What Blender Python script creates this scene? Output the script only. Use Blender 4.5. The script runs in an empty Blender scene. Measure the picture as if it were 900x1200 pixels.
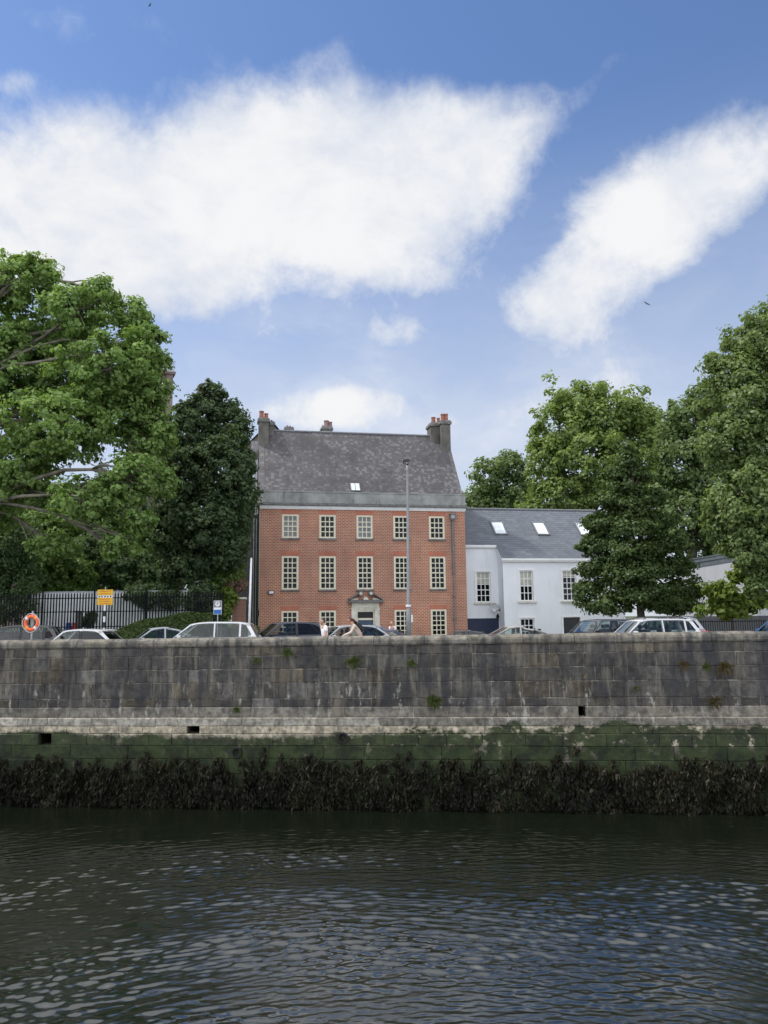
import bpy, bmesh, math, random
import numpy as np
from mathutils import Vector, Matrix
R = math.radians
random.seed(7); rng = np.random.default_rng(7)
scene = bpy.context.scene
col = scene.collection

# ------------------------------------------------------------------ camera
EYE = 6.26; PITCH = R(7.9); F = 901.0
cam_d = bpy.data.cameras.new('camera'); cam = bpy.data.objects.new('camera', cam_d); col.objects.link(cam)
ROLL = R(0.7)
cam.location = (0, 0, EYE); cam.rotation_euler = (Matrix.Rotation(math.pi/2+PITCH, 3, 'X') @ Matrix.Rotation(-ROLL, 3, 'Z')).to_euler()
cam_d.sensor_fit = 'VERTICAL'; cam_d.sensor_height = 36; cam_d.lens = 36*F/1200
cam_d.clip_start = 0.1; cam_d.clip_end = 5000
scene.camera = cam

def ray(u, v):
    u, v = u-(v-600)*math.tan(ROLL), v+(u-450)*math.tan(ROLL); k = (600-v)/F
    return ((u-450)/F, math.cos(PITCH)-k*math.sin(PITCH), math.sin(PITCH)+k*math.cos(PITCH))
def at(u, v, D):
    r = ray(u, v); t = D/r[1]
    return Vector((t*r[0], D, EYE+t*r[2]))
def road_z(x): return 4.64 + 0.002*max(-30, min(30, x))

# ------------------------------------------------------------------ mesh helpers
class MB:
    def __init__(s): s.v = []; s.f = []; s.m = []; s.c = []
    def face(s, pts, mi=0, c=None):
        n = len(s.v); s.v += [tuple(p) for p in pts]; s.f.append(list(range(n, n+len(pts)))); s.m.append(mi); s.c.append(c)
    def poly(s, vs, fs, mi=0, c=None):
        n = len(s.v); s.v += [tuple(p) for p in vs]
        for f in fs: s.f.append([i+n for i in f]); s.m.append(mi); s.c.append(c)
    def box(s, x0, x1, y0, y1, z0, z1, mi=0, c=None, M=None):
        vs = [Vector(p) for p in ((x0,y0,z0),(x1,y0,z0),(x1,y1,z0),(x0,y1,z0),(x0,y0,z1),(x1,y0,z1),(x1,y1,z1),(x0,y1,z1))]
        if M is not None: vs = [M @ p for p in vs]
        s.poly(vs, [(0,3,2,1),(4,5,6,7),(0,1,5,4),(1,2,6,5),(2,3,7,6),(3,0,4,7)], mi, c)
    def tube(s, pts, rad, n=8, mi=0, cap=True, c=None):
        pts = [Vector(p) for p in pts]
        if not hasattr(rad, '__len__'): rad = [rad]*len(pts)
        rings = []
        up = Vector((0.31, 0.22, 0.93)).normalized()
        for i, p in enumerate(pts):
            d = (pts[min(i+1, len(pts)-1)] - pts[max(i-1, 0)]).normalized()
            a = d.cross(up)
            if a.length < 1e-3: a = d.cross(Vector((1, 0, 0)))
            a.normalize(); b = d.cross(a)
            rings.append([p + (a*math.cos(2*math.pi*k/n) + b*math.sin(2*math.pi*k/n))*rad[i] for k in range(n)])
        vs = [q for r in rings for q in r]; fs = []
        for i in range(len(pts)-1):
            for k in range(n):
                fs.append((i*n+k, i*n+(k+1) % n, (i+1)*n+(k+1) % n, (i+1)*n+k))
        if cap: fs.append(tuple(range(n-1, -1, -1))); fs.append(tuple((len(pts)-1)*n+k for k in range(n)))
        s.poly(vs, fs, mi, c)
    def lathe(s, prof, n=16, mi=0, M=None, c=None):      # prof: (r, z)
        vs = []; fs = []
        for r, z in prof:
            for k in range(n):
                p = Vector((r*math.cos(2*math.pi*k/n), r*math.sin(2*math.pi*k/n), z))
                vs.append(M @ p if M is not None else p)
        for i in range(len(prof)-1):
            for k in range(n): fs.append((i*n+k, i*n+(k+1) % n, (i+1)*n+(k+1) % n, (i+1)*n+k))
        fs.append(tuple(range(n-1, -1, -1))); fs.append(tuple((len(prof)-1)*n+k for k in range(n)))
        s.poly(vs, fs, mi, c)
    def prism(s, outline, y0, y1, mi=0, c=None, M=None):   # outline in (x,z), extruded along y
        n = len(outline)
        vs = [Vector((x, y0, z)) for x, z in outline] + [Vector((x, y1, z)) for x, z in outline]
        if M is not None: vs = [M @ p for p in vs]
        fs = [tuple(range(n)), tuple(range(2*n-1, n-1, -1))] + [((i+1) % n, i, n+i, n+(i+1) % n) for i in range(n)]
        s.poly(vs, fs, mi, c)
    def build(s, name, mats, parent=None, smooth=False, bevel=0, seg=2):
        me = bpy.data.meshes.new(name); me.from_pydata(s.v, [], s.f)
        if not isinstance(mats, (list, tuple)): mats = [mats]
        for m in mats: me.materials.append(m)
        me.polygons.foreach_set('material_index', s.m)
        if any(c is not None for c in s.c):
            ca = me.color_attributes.new('tint', 'FLOAT_COLOR', 'CORNER')
            arr = []
            for f, c in zip(s.f, s.c): arr += list(((c or (1, 1, 1))[:3]) + (1.0,))*len(f)
            ca.data.foreach_set('color', arr)
        me.update()
        bm = bmesh.new(); bm.from_mesh(me); bmesh.ops.recalc_face_normals(bm, faces=bm.faces); bm.to_mesh(me); bm.free()
        if smooth: me.polygons.foreach_set('use_smooth', [True]*len(me.polygons))
        o = bpy.data.objects.new(name, me); col.objects.link(o)
        if parent: o.parent = parent
        if bevel:
            bm = bmesh.new(); bm.from_mesh(me); bmesh.ops.remove_doubles(bm, verts=bm.verts, dist=1e-5)
            es = [e for e in bm.edges if len(e.link_faces) == 2 and e.calc_face_angle(0) > 0.5]
            bmesh.ops.bevel(bm, geom=es, offset=bevel, segments=seg, affect='EDGES', profile=0.6, clamp_overlap=True)
            bm.to_mesh(me); bm.free(); me.polygons.foreach_set('use_smooth', [True]*len(me.polygons))
            try: me.set_sharp_from_angle(angle=R(35))
            except Exception: pass
        return o
def tag(o, label=None, cat=None, group=None, kind=None):
    if label: o['label'] = label
    if cat: o['category'] = cat
    if group: o['group'] = group
    if kind: o['kind'] = kind
    return o
def thing(name, loc, rz=0, label=None, cat=None, group=None, kind=None):
    o = bpy.data.objects.new(name, None); col.objects.link(o); o.location = loc; o.rotation_euler = (0, 0, rz)
    o.empty_display_size = 0.3
    return tag(o, label, cat, group, kind)

# ------------------------------------------------------------------ materials
class NT:
    def __init__(s, tree): s.t = tree; s.n = tree.nodes; s.l = tree.links
    def new(s, ty, **kw):
        n = s.n.new(ty)
        for k, v in kw.items(): setattr(n, k, v)
        return n
    def put(s, sock, val):
        if hasattr(val, 'is_linked') or isinstance(val, bpy.types.NodeSocket): s.l.new(val, sock)
        else:
            if sock.type == 'RGBA' and len(val) == 3: val = (*val, 1)
            sock.default_value = val
    def math(s, op, a, b=0.0, c=0.0, clamp=False):
        n = s.new('ShaderNodeMath', operation=op, use_clamp=clamp)
        for i, x in enumerate((a, b, c)): s.put(n.inputs[i], x)
        return n.outputs[0]
    def vmath(s, op, a, b=(0, 0, 0)):
        n = s.new('ShaderNodeVectorMath', operation=op); s.put(n.inputs[0], a); s.put(n.inputs[1], b); return n.outputs[0]
    def comb(s, x, y, z):
        n = s.new('ShaderNodeCombineXYZ')
        for i, q in enumerate((x, y, z)): s.put(n.inputs[i], q)
        return n.outputs[0]
    def sep(s, v): n = s.new('ShaderNodeSeparateXYZ'); s.put(n.inputs[0], v); return n.outputs
    def noise(s, vec, scale, detail=4, rough=0.55, dist=0.0):
        n = s.new('ShaderNodeTexNoise'); s.put(n.inputs['Vector'], vec); n.inputs['Scale'].default_value = scale
        n.inputs['Detail'].default_value = detail; n.inputs['Roughness'].default_value = rough; n.inputs['Distortion'].default_value = dist
        return n.outputs['Fac']
    def ramp(s, x, lo, hi, a=0.0, b=1.0):
        n = s.new('ShaderNodeMapRange', interpolation_type='SMOOTHSTEP', clamp=True)
        for i, q in enumerate((x, lo, hi, a, b)): s.put(n.inputs[i], q)
        return n.outputs[0]
    def mix(s, f, a, b, mode='MIX'):
        n = s.new('ShaderNodeMix', data_type='RGBA', blend_type=mode); n.clamp_factor = True
        s.put(n.inputs[0], f); s.put(n.inputs[6], a); s.put(n.inputs[7], b); return n.outputs[2]
    def bump(s, h, strength=0.3, dist=0.02):
        n = s.new('ShaderNodeBump'); s.put(n.inputs['Height'], h); n.inputs['Strength'].default_value = strength
        n.inputs['Distance'].default_value = dist; return n.outputs[0]
def newmat(name):
    m = bpy.data.materials.new(name); m.use_nodes = True; t = NT(m.node_tree)
    b = t.n['Principled BSDF']
    return m, t, b
def objco(t): return t.new('ShaderNodeTexCoord').outputs['Object']
def plain(name, c, rough=0.6, metal=0.0, var=0.15, scale=3.0, bump=0.0, spec=0.5, coat=0.0, dirt=0.0):
    m, t, b = newmat(name); p = objco(t)
    n = t.noise(p, scale, 5)
    c2 = tuple(x*(1-var) for x in c); c3 = tuple(min(1, x*(1+var)) for x in c)
    colr = t.mix(t.ramp(n, .3, .7), c2, c3)
    if dirt:
        st = t.noise(t.vmath('MULTIPLY', p, (2.2, 2.2, .35)), 1.6, 6, .65)
        colr = t.mix(t.math('MULTIPLY', t.ramp(st, .5, .75), dirt), colr, (.11, .105, .09))
    t.put(b.inputs['Base Color'], colr); b.inputs['Roughness'].default_value = rough; b.inputs['Metallic'].default_value = metal
    b.inputs['Specular IOR Level'].default_value = spec; b.inputs['Coat Weight'].default_value = coat; b.inputs['Coat Roughness'].default_value = .04
    if bump: t.put(b.inputs['Normal'], t.bump(t.noise(p, 40, 4), bump, .01))
    return m
M = {}
M['cream'] = plain('cream_paint', (.66, .62, .48), .45, var=.06)
M['white'] = plain('white_paint', (.78, .79, .8), .45, var=.05)
M['render_white'] = plain('white_render', (.75, .77, .81), .85, var=.035, scale=.7, bump=.08, dirt=.10)
M['render_grey'] = plain('grey_render', (.40, .41, .44), .85, var=.06, scale=.5, bump=.1, dirt=.2)
M['plinth_dark'] = plain('dark_plinth_paint', (.05, .055, .065), .7)
M['grey_band'] = plain('blue_grey_coping', (.10, .115, .13), .6)
M['parapet'] = plain('weathered_parapet', (.27, .28, .27), .85, var=.25, scale=1.2, bump=.3, dirt=.5)
M['stone_pale'] = plain('pale_limestone', (.60, .58, .50), .8, var=.15, scale=2.5, bump=.3, dirt=.2)
M['stone_dark'] = plain('sooty_limestone', (.15, .15, .145), .85, var=.35, scale=4, bump=.4, dirt=.3)
M['chimney'] = plain('chimney_render', (.115, .108, .095), .9, var=.3, scale=1.4, bump=.4, dirt=.4)
M['flank'] = plain('brown_flank_render', (.17, .145, .115), .9, var=.3, scale=.9, bump=.3, dirt=.5)
M['pot'] = plain('terracotta', (.27, .10, .065), .7, var=.2)
M['pot_dull'] = plain('dull_clay', (.21, .13, .13), .7, var=.2)
M['navy'] = plain('navy_paint', (.012, .022, .06), .4)
M['door_blue'] = plain('door_blue_paint', (.025, .06, .12), .35)
M['lead'] = plain('lead_grey', (.16, .165, .18), .5, var=.15)
M['iron'] = plain('black_iron', (.008, .009, .011), .8, spec=.15)
M['galv'] = plain('galvanised_steel', (.33, .35, .36), .42, metal=.6, var=.12)
M['lampgrey'] = plain('lamp_column_grey', (.24, .25, .255), .5, metal=.2, var=.1)
M['hoard'] = plain('pale_hoarding', (.68, .70, .74), .6, var=.06, dirt=.2)
M['yellow'] = plain('yellow_sign', (.72, .42, .015), .4, var=.05)
M['red_ink'] = plain('red_lettering', (.5, .07, .02), .5)
M['black_ink'] = plain('black_lettering', (.015, .015, .015), .5)
M['blue_sign'] = plain('blue_sign', (.02, .13, .42), .4, var=.05)
M['grey_sign'] = plain('grey_sign', (.2, .19, .2), .5)
M['orange'] = plain('orange_lifebuoy', (.85, .14, .04), .5, var=.08)
M['tape'] = plain('amber_tape', (.8, .32, .05), .5)
M['asphalt'] = plain('asphalt', (.05, .05, .052), .9, var=.25, scale=6, bump=.3)
M['paving'] = plain('concrete_paving', (.2, .2, .19), .9, var=.2, scale=2, bump=.2)
M['kerb'] = plain('granite_kerb', (.28, .28, .27), .8, var=.2)
M['line'] = plain('road_paint', (.75, .75, .72), .7)
M['lawn'] = plain('lawn', (.045, .085, .02), .95, var=.4, scale=5, bump=.6)
M['earth'] = plain('rough_ground', (.05, .065, .03), .95, var=.4, scale=.3, bump=.5)
M['blind'] = plain('cream_blind', (.42, .42, .34), .5, coat=.4)
M['skin'] = plain('skin', (.52, .29, .21), .55, var=.06)
M['tshirt'] = plain('white_cotton', (.72, .72, .76), .85, var=.04)
M['beige'] = plain('beige_knit', (.50, .41, .35), .9, var=.08)
M['trouser'] = plain('dark_trousers', (.03, .035, .05), .85)
M['bag'] = plain('black_bag', (.015, .015, .02), .6)
M['hair_dark'] = plain('dark_hair', (.02, .014, .01), .5, var=.3, scale=30)
M['hair_red'] = plain('auburn_hair', (.09, .025, .015), .45, var=.4, scale=30)
M['shoe'] = plain('shoe_leather', (.02, .02, .02), .5)
M['rubber'] = plain('tyre_rubber', (.02, .02, .02), .8)
M['rim'] = plain('alloy', (.45, .45, .47), .3, metal=.8)
M['black_trim'] = plain('black_trim', (.015, .015, .018), .45)
M['tail'] = plain('red_lens', (.5, .02, .025), .2, coat=.5)
M['clear_lens'] = plain('clear_lens', (.5, .52, .55), .12, coat=1)
M['bark'] = plain('bark', (.085, .072, .055), .9, var=.35, scale=6, bump=.8)
M['bark_pale'] = plain('pale_plane_bark', (.13, .118, .09), .85, var=.4, scale=3, bump=.5)
M['church'] = plain('purple_brown_stone', (.17, .125, .115), .9, var=.25, scale=1.2, bump=.3)
M['church_pale'] = plain('white_limestone', (.6, .6, .6), .8, var=.12, scale=2)
M['dark_hole'] = plain('dark_interior', (.003, .003, .003), .95, spec=.0)
M['dish'] = plain('dish_grey', (.4, .41, .42), .5)
M['red_toy'] = plain('red_plastic', (.6, .03, .02), .4)
M['blue_toy'] = plain('blue_plastic', (.03, .07, .4), .4)
M['bird'] = plain('bird_feathers', (.08, .08, .09), .8)

def glass_mat(name, c=(.012, .014, .016), rough=.03, ior=1.5, wav=.15):
    m, t, b = newmat(name)
    b.inputs['Roughness'].default_value = rough; b.inputs['IOR'].default_value = ior
    if name == 'window_glass': b.inputs['Specular IOR Level'].default_value = .22
    n = t.noise(objco(t), .8, 2)
    t.put(b.inputs['Base Color'], t.mix(t.ramp(n, .35, .7), c, tuple(x*1.8 for x in c)))
    t.put(b.inputs['Normal'], t.bump(t.noise(objco(t), 2.2, 2), wav, .02))
    return m
M['glass'] = glass_mat('window_glass', (.006, .007, .008))
M['glass_curtain'] = glass_mat('window_glass_net_curtain', (.09, .10, .10))
M['skylight_glass'] = glass_mat('skylight_glass', (.55, .6, .64), .05, 2.2, .02)

def see_through(name, tint, spec):
    m, t, b = newmat(name); t.n.remove(b)
    tr = t.new('ShaderNodeBsdfTransparent'); tr.inputs[0].default_value = (*tint, 1)
    gl = t.new('ShaderNodeBsdfGlossy'); gl.inputs['Roughness'].default_value = .03; gl.inputs[0].default_value = (.9, .95, 1, 1)
    fr = t.new('ShaderNodeLayerWeight'); fr.inputs['Blend'].default_value = .5
    f0 = ((spec-1)/(spec+1))**2; fac = t.math('ADD', f0, t.math('MULTIPLY', t.math('POWER', fr.outputs['Facing'], 4.0), 1-f0), clamp=True)
    mx = t.new('ShaderNodeMixShader'); t.l.new(fac, mx.inputs[0]); t.l.new(tr.outputs[0], mx.inputs[1]); t.l.new(gl.outputs[0], mx.inputs[2])
    t.l.new(mx.outputs[0], t.n['Material Output'].inputs[0]); return m
M['car_glass'] = see_through('car_glass', (.66, .74, .70), 1.55)
M['car_glass_dark'] = see_through('privacy_glass', (.12, .14, .15), 1.5)
M['screen_glass'] = see_through('windscreen_glass', (.45, .52, .52), 2.1)

def brick_mat(name, c1, c2, mort, bw=.24, bh=.08, ms=.012, vertical=False, mottled=.5):
    m, t, b = newmat(name); p = objco(t); x, y, z = t.sep(p)
    h = t.math('ADD', x, y)
    v = t.comb(z, h, 0.0) if vertical else t.comb(h, z, 0.0)
    br = t.new('ShaderNodeTexBrick'); t.put(br.inputs['Vector'], v)
    for k, q in (('Color1', (*c1, 1)), ('Color2', (*c2, 1)), ('Mortar', (*mort, 1))): br.inputs[k].default_value = q
    br.inputs['Scale'].default_value = 1; br.inputs['Mortar Size'].default_value = ms; br.inputs['Mortar Smooth'].default_value = .2
    br.inputs['Brick Width'].default_value = bw; br.inputs['Row Height'].default_value = bh; br.inputs['Bias'].default_value = 0
    n = t.noise(p, .9, 6, .6)
    c = t.mix(t.math('MULTIPLY', t.ramp(n, .3, .75), mottled), br.outputs['Color'], tuple(q*.62 for q in c1))
    dr = t.noise(p, .28, 4, .6); c = t.mix(t.ramp(dr, .3, .7), t.mix(1.0, c, (.84, .84, .86), 'MULTIPLY'), t.mix(1.0, c, (1.13, 1.10, 1.05), 'MULTIPLY'))
    st = t.noise(t.vmath('MULTIPLY', p, (1.6, 1.6, .25)), 1.5, 5, .6)
    c = t.mix(t.math('MULTIPLY', t.ramp(st, .52, .8), .35), c, (.13, .09, .075))
    t.put(b.inputs['Base Color'], c); b.inputs['Roughness'].default_value = .88
    t.put(b.inputs['Normal'], t.bump(br.outputs['Fac'], -.4, .01))
    return m
M['brick'] = brick_mat('red_brick', (.41, .125, .070), (.29, .088, .056), (.47, .38, .29), .27, .11, .021, mottled=.3)
M['brick_arch'] = brick_mat('rubbed_red_brick', (.44, .145, .092), (.38, .12, .08), (.46, .26, .19), .3, .085, .008, True, .3)
M['brick_pier'] = brick_mat('old_pier_brick', (.27, .11, .075), (.18, .08, .06), (.3, .26, .22))
M['brick_dark'] = brick_mat('dark_boundary_brick', (.07, .045, .04), (.04, .03, .03), (.1, .09, .085))

def slate_mat(name, c1, c2, light, sw, sh, contrast=1.0, stain=.5):
    m, t, b = newmat(name); p = objco(t); x, y, z = t.sep(p)
    wob = t.math('MULTIPLY', t.math('SUBTRACT', t.noise(p, 2.0, 3), .5), .05)
    v = t.comb(t.math('ADD', x, wob), t.math('ADD', z, wob), 0.0)
    br = t.new('ShaderNodeTexBrick'); t.put(br.inputs['Vector'], v)
    br.inputs['Color1'].default_value = (*c1, 1); br.inputs['Color2'].default_value = (*c2, 1); br.inputs['Mortar'].default_value = (*(q*.45 for q in c2), 1)
    br.inputs['Scale'].default_value = 1; br.inputs['Mortar Size'].default_value = .012; br.inputs['Mortar Smooth'].default_value = .3
    br.inputs['Brick Width'].default_value = sw; br.inputs['Row Height'].default_value = sh
    cell = t.comb(t.math('FLOOR', t.math('DIVIDE', t.sep(v)[0], sw*.8)), t.math('FLOOR', t.math('DIVIDE', t.sep(v)[1], sh)), 0.0)
    wn = t.new('ShaderNodeTexWhiteNoise'); t.put(wn.inputs['Vector'], cell)
    c = t.mix(t.math('MULTIPLY', t.ramp(wn.outputs['Value'], .62, 1.0), contrast), br.outputs['Color'], light)
    big = t.noise(p, .45, 5, .65)
    c = t.mix(t.math('MULTIPLY', t.ramp(big, .45, .68), stain), c, tuple(q*.55 for q in c2))
    streak = t.noise(t.vmath('MULTIPLY', p, (1.4, .4, .3)), 1.3, 5, .6)
    c = t.mix(t.math('MULTIPLY', t.ramp(streak, .5, .72), stain*.8), c, tuple(q*.6 for q in c2))
    t.put(b.inputs['Base Color'], c); b.inputs['Roughness'].default_value = .6
    saw = t.math('FRACT', t.math('DIVIDE', t.sep(v)[1], sh))
    hh = t.math('ADD', t.math('MULTIPLY', saw, -1.0), t.math('MULTIPLY', wn.outputs['Value'], .5))
    t.put(b.inputs['Normal'], t.bump(hh, .5, .03))
    return m
M['slate_old'] = slate_mat('old_slate', (.085, .080, .088), (.058, .055, .06), (.19, .18, .19), .24, .17, .55, .85)
M['slate_new'] = slate_mat('blue_slate', (.125, .14, .165), (.10, .113, .135), (.16, .175, .2), .5, .19, .5, .12)
M['slate_hung'] = slate_mat('hung_slate', (.12, .115, .12), (.08, .075, .08), (.2, .19, .19), .4, .24, .6, .4)

def paint(name, c, metallic=.0):
    m, t, b = newmat(name)
    n = t.noise(objco(t), 2.5, 5)
    t.put(b.inputs['Base Color'], t.mix(t.ramp(n, .45, .8), c, tuple(q*.8+.01 for q in c)))
    b.inputs['Metallic'].default_value = metallic; b.inputs['Roughness'].default_value = .38
    b.inputs['Coat Weight'].default_value = .8; b.inputs['Coat Roughness'].default_value = .05
    return m

def leaf_mat(name, c, c2, trans=.38, gloss=.5, gl_=.016, k=1.62):
    c = tuple(q*k for q in c); c2 = tuple(q*k for q in c2)
    m, t, b = newmat(name)
    t.n.remove(b)
    g = t.new('ShaderNodeNewGeometry'); r = g.outputs['Random Per Island']
    big = t.noise(objco(t), .55, 3)
    cc = t.mix(r, c, c2)
    cc = t.mix(t.math('MULTIPLY', t.ramp(big, .4, .65), .45), cc, tuple(q*.7 for q in c))
    d = t.new('ShaderNodeBsdfDiffuse'); t.put(d.inputs[0], cc)
    tr = t.new('ShaderNodeBsdfTranslucent'); t.put(tr.inputs[0], t.mix(.5, cc, (c2[0]*1.5, c2[1]*1.6, c2[2]*.6)))
    gl = t.new('ShaderNodeBsdfGlossy'); gl.inputs['Roughness'].default_value = gloss; gl.inputs[0].default_value = (1, 1, 1, 1)
    m1 = t.new('ShaderNodeMixShader'); m1.inputs[0].default_value = trans; t.l.new(d.outputs[0], m1.inputs[1]); t.l.new(tr.outputs[0], m1.inputs[2])
    m2 = t.new('ShaderNodeMixShader'); m2.inputs[0].default_value = gl_; t.l.new(m1.outputs[0], m2.inputs[1]); t.l.new(gl.outputs[0], m2.inputs[2])
    t.l.new(m2.outputs[0], t.n['Material Output'].inputs[0])
    return m
M['leaf_plane'] = leaf_mat('plane_tree_leaves', (.082, .135, .036), (.14, .205, .062))
M['leaf_dark'] = leaf_mat('dark_alder_leaves', (.028, .050, .022), (.066, .094, .044), .28, .5, .014)
M['leaf_lime'] = leaf_mat('lime_tree_leaves', (.085, .125, .036), (.14, .185, .055))
M['leaf_far'] = leaf_mat('far_tree_leaves', (.065, .098, .034), (.105, .145, .055))
M['leaf_cone'] = leaf_mat('hornbeam_leaves', (.045, .075, .024), (.08, .115, .036), .3, k=1.3)
M['leaf_right'] = leaf_mat('right_lime_leaves', (.075, .11, .038), (.125, .165, .06))
M['leaf_bright'] = leaf_mat('bright_young_leaves', (.10, .15, .028), (.18, .24, .045), .42, k=1.2)
M['leaf_bush'] = leaf_mat('bush_leaves', (.06, .10, .028), (.11, .165, .042), .34)
M['leaf_blue'] = leaf_mat('blue_green_leaves', (.045, .075, .032), (.085, .125, .055), .3)
M['leaf_hedge'] = leaf_mat('hedge_leaves', (.035, .055, .018), (.06, .085, .025), .2)
M['leaf_pink'] = leaf_mat('pink_valerian_flowers', (.10, .10, .05), (.30, .17, .14), .3, k=1)
M['fern'] = leaf_mat('fern_leaves', (.05, .08, .018), (.10, .125, .03), .3, k=.9)
M['fern_dry'] = leaf_mat('dry_wall_plant', (.09, .068, .028), (.13, .10, .045), .2, k=.9)
M['weed'] = leaf_mat('bladderwrack', (.004, .0042, .003), (.032, .030, .016), .05, .45, .01, 1.0)

# quay stone
def quay_mat():
    m, t, b = newmat('quay_limestone'); p = objco(t); x, y, z = t.sep(p)
    at_ = t.new('ShaderNodeAttribute', attribute_name='tint'); base = t.mix(1.0, at_.outputs['Color'], (.98, .94, .87), 'MULTIPLY')
    n1 = t.noise(p, 5, 8, .68); n2 = t.noise(p, 22, 5, .6)
    c = t.mix(t.ramp(n1, .28, .72, 0, 1), t.mix(1.0, base, (.42, .42, .44), 'MULTIPLY'), t.mix(1.0, base, (1.75, 1.72, 1.62), 'MULTIPLY'))
    # pale rain streaks, broken up
    ps = t.vmath('MULTIPLY', p, (3.2, 1, .42))
    s1 = t.noise(ps, 1.0, 7, .66); s2 = t.noise(p, .5, 3)
    up = t.ramp(z, 3.0, 4.8)
    mask = t.math('MULTIPLY', t.ramp(s1, .50, .60), t.ramp(s2, .36, .56))
    c = t.mix(t.math('MULTIPLY', mask, .6), c, (.22, .20, .155))
    # yellow ochre lichen, mostly to the right
    ly = t.noise(t.vmath('ADD', t.vmath('MULTIPLY', p, (2.2, 1, 1.3)), (13, 4, 7)), 1.6, 7, .7)
    lm = t.math('MULTIPLY', t.ramp(ly, .60, .70), t.math('MULTIPLY', t.ramp(x, -2, 6, .25, 1), t.ramp(z, 3.3, 4.6)))
    c = t.mix(t.math('MULTIPLY', lm, .7), c, (.26, .17, .06))
    mo = t.noise(t.vmath('ADD', p, (3, 1, 27)), 1.9, 7, .7)
    bp = t.noise(t.vmath('ADD', p, (9, 3, 2)), .8, 5, .6)
    c = t.mix(t.math('MULTIPLY', t.ramp(bp, .48, .66), .35), c, (.15, .13, .095))
    c = t.mix(t.math('MULTIPLY', t.ramp(mo, .55, .68), .45), c, (.085, .07, .045))
    # white lime runs hanging below joints
    lw = t.noise(t.vmath('ADD', t.vmath('MULTIPLY', p, (2.2, 1, .75)), (31, 4, 9)), 1.3, 9, .74)
    band = t.math('MULTIPLY', t.ramp(z, 2.4, 2.9), t.ramp(z, 4.6, 3.6))
    c = t.mix(t.math('MULTIPLY', t.math('MULTIPLY', t.ramp(lw, .57, .615), band), .75), c, (.42, .41, .37))
    # dark run-off
    dk = t.noise(t.vmath('ADD', t.vmath('MULTIPLY', p, (2.4, 1, .3)), (7, 2, 55)), 1.2, 6, .6)
    c = t.mix(t.math('MULTIPLY', t.math('MULTIPLY', t.ramp(dk, .47, .62), t.ramp(z, 2.9, 3.4)), .7), c, (.030, .031, .036))
    # green algae below the high water line
    ga = t.noise(t.vmath('MULTIPLY', p, (1.0, 1, 1.6)), 1.3, 8, .7); gb = t.noise(p, .22, 2)
    lim = t.math('ADD', t.math('ADD', t.ramp(x, -3, 6, 2.36, 2.58), t.math('MULTIPLY', t.math('SUBTRACT', ga, .5), t.ramp(x, -4, 5, .55, 1.9))), t.math('MULTIPLY', t.math('SUBTRACT', gb, .5), .7))
    gm = t.ramp(t.math('SUBTRACT', t.math('ADD', lim, t.math('MULTIPLY', t.math('SUBTRACT', t.noise(p, 14, 4, .6), .5), .22)), z), -.07, .09)
    bare = t.ramp(t.noise(t.vmath('ADD', p, (5, 5, 5)), 1.5, 9, .75), .565, .62)
    gm = t.math('MULTIPLY', gm, t.math('SUBTRACT', 1.0, t.math('MULTIPLY', bare, t.ramp(x, -6, 2, .35, .9))))
    green = t.mix(t.ramp(t.noise(p, 2.2, 8, .75), .38, .62), (.007, .015, .005), (.036, .056, .015))
    c = t.mix(t.math('MULTIPLY', gm, .95), c, green)
    t.put(b.inputs['Base Color'], c); b.inputs['Roughness'].default_value = .9
    hgt = t.math('ADD', t.math('MULTIPLY', n1, 1.0), t.math('MULTIPLY', n2, .4))
    t.put(b.inputs['Normal'], t.bump(hgt, .8, .035))
    return m
M['quay'] = quay_mat()
M['mortar'] = plain('lime_mortar', (.25, .24, .22), .95, var=.6, scale=1.7, bump=.3, dirt=.9)

# water
def water_mat():
    m, t, b = newmat('river_water'); p = objco(t)
    b.inputs['Base Color'].default_value = (.005, .0075, .0045, 1); b.inputs['Roughness'].default_value = .02; b.inputs['IOR'].default_value = 2.3
    px, py, pz = t.sep(p); rotp = t.comb(px, t.math('ADD', py, t.math('MULTIPLY', t.math('MULTIPLY', px, px), .022)), 0.0)
    patch = t.ramp(t.noise(p, .35, 3), .38, .62, .35, 1.0)
    n = t.math('ADD', t.noise(t.vmath('MULTIPLY', rotp, (.40, 1.5, 1)), 13, 5, .62, .3), t.math('MULTIPLY', t.noise(t.vmath('MULTIPLY', rotp, (.42, 1.5, 1)), 4.6, 4, .55, .4), 1.7))
    t.put(b.inputs['Normal'], t.bump(t.math('MULTIPLY', n, patch), .55, .012))
    return m
M['water'] = water_mat()

# ------------------------------------------------------------------ world: daylight sky with clouds
SUN_EL = 58; SUN_AZ = -84   # azimuth from +Y, negative towards -X (left, behind the houses)
w = bpy.data.worlds.new('World'); scene.world = w; w.use_nodes = True
t = NT(w.node_tree); t.n.clear()
sky = t.new('ShaderNodeTexSky', sky_type='NISHITA'); sky.sun_disc = False
sky.sun_elevation = R(SUN_EL); sky.sun_rotation = R(SUN_AZ); sky.air_density = 1.0; sky.dust_density = 0.6; sky.ozone_density = 2.2
vec = t.new('ShaderNodeTexCoord').outputs['Generated']
dn = t.vmath('NORMALIZE', vec); X, Y, Z = t.sep(dn)
az = t.math('ARCTAN2', X, Y); el = t.math('ARCSINE', Z)
def azel(u, v):
    r = Vector(ray(u, v)).normalized(); return math.atan2(r.x, r.y), math.asin(r.z)
big = t.noise(dn, 3.8, 9, .58, .1)
fine = t.noise(t.vmath('ADD', dn, (.7, .2, .4)), 11, 10, .66, .2)
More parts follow.
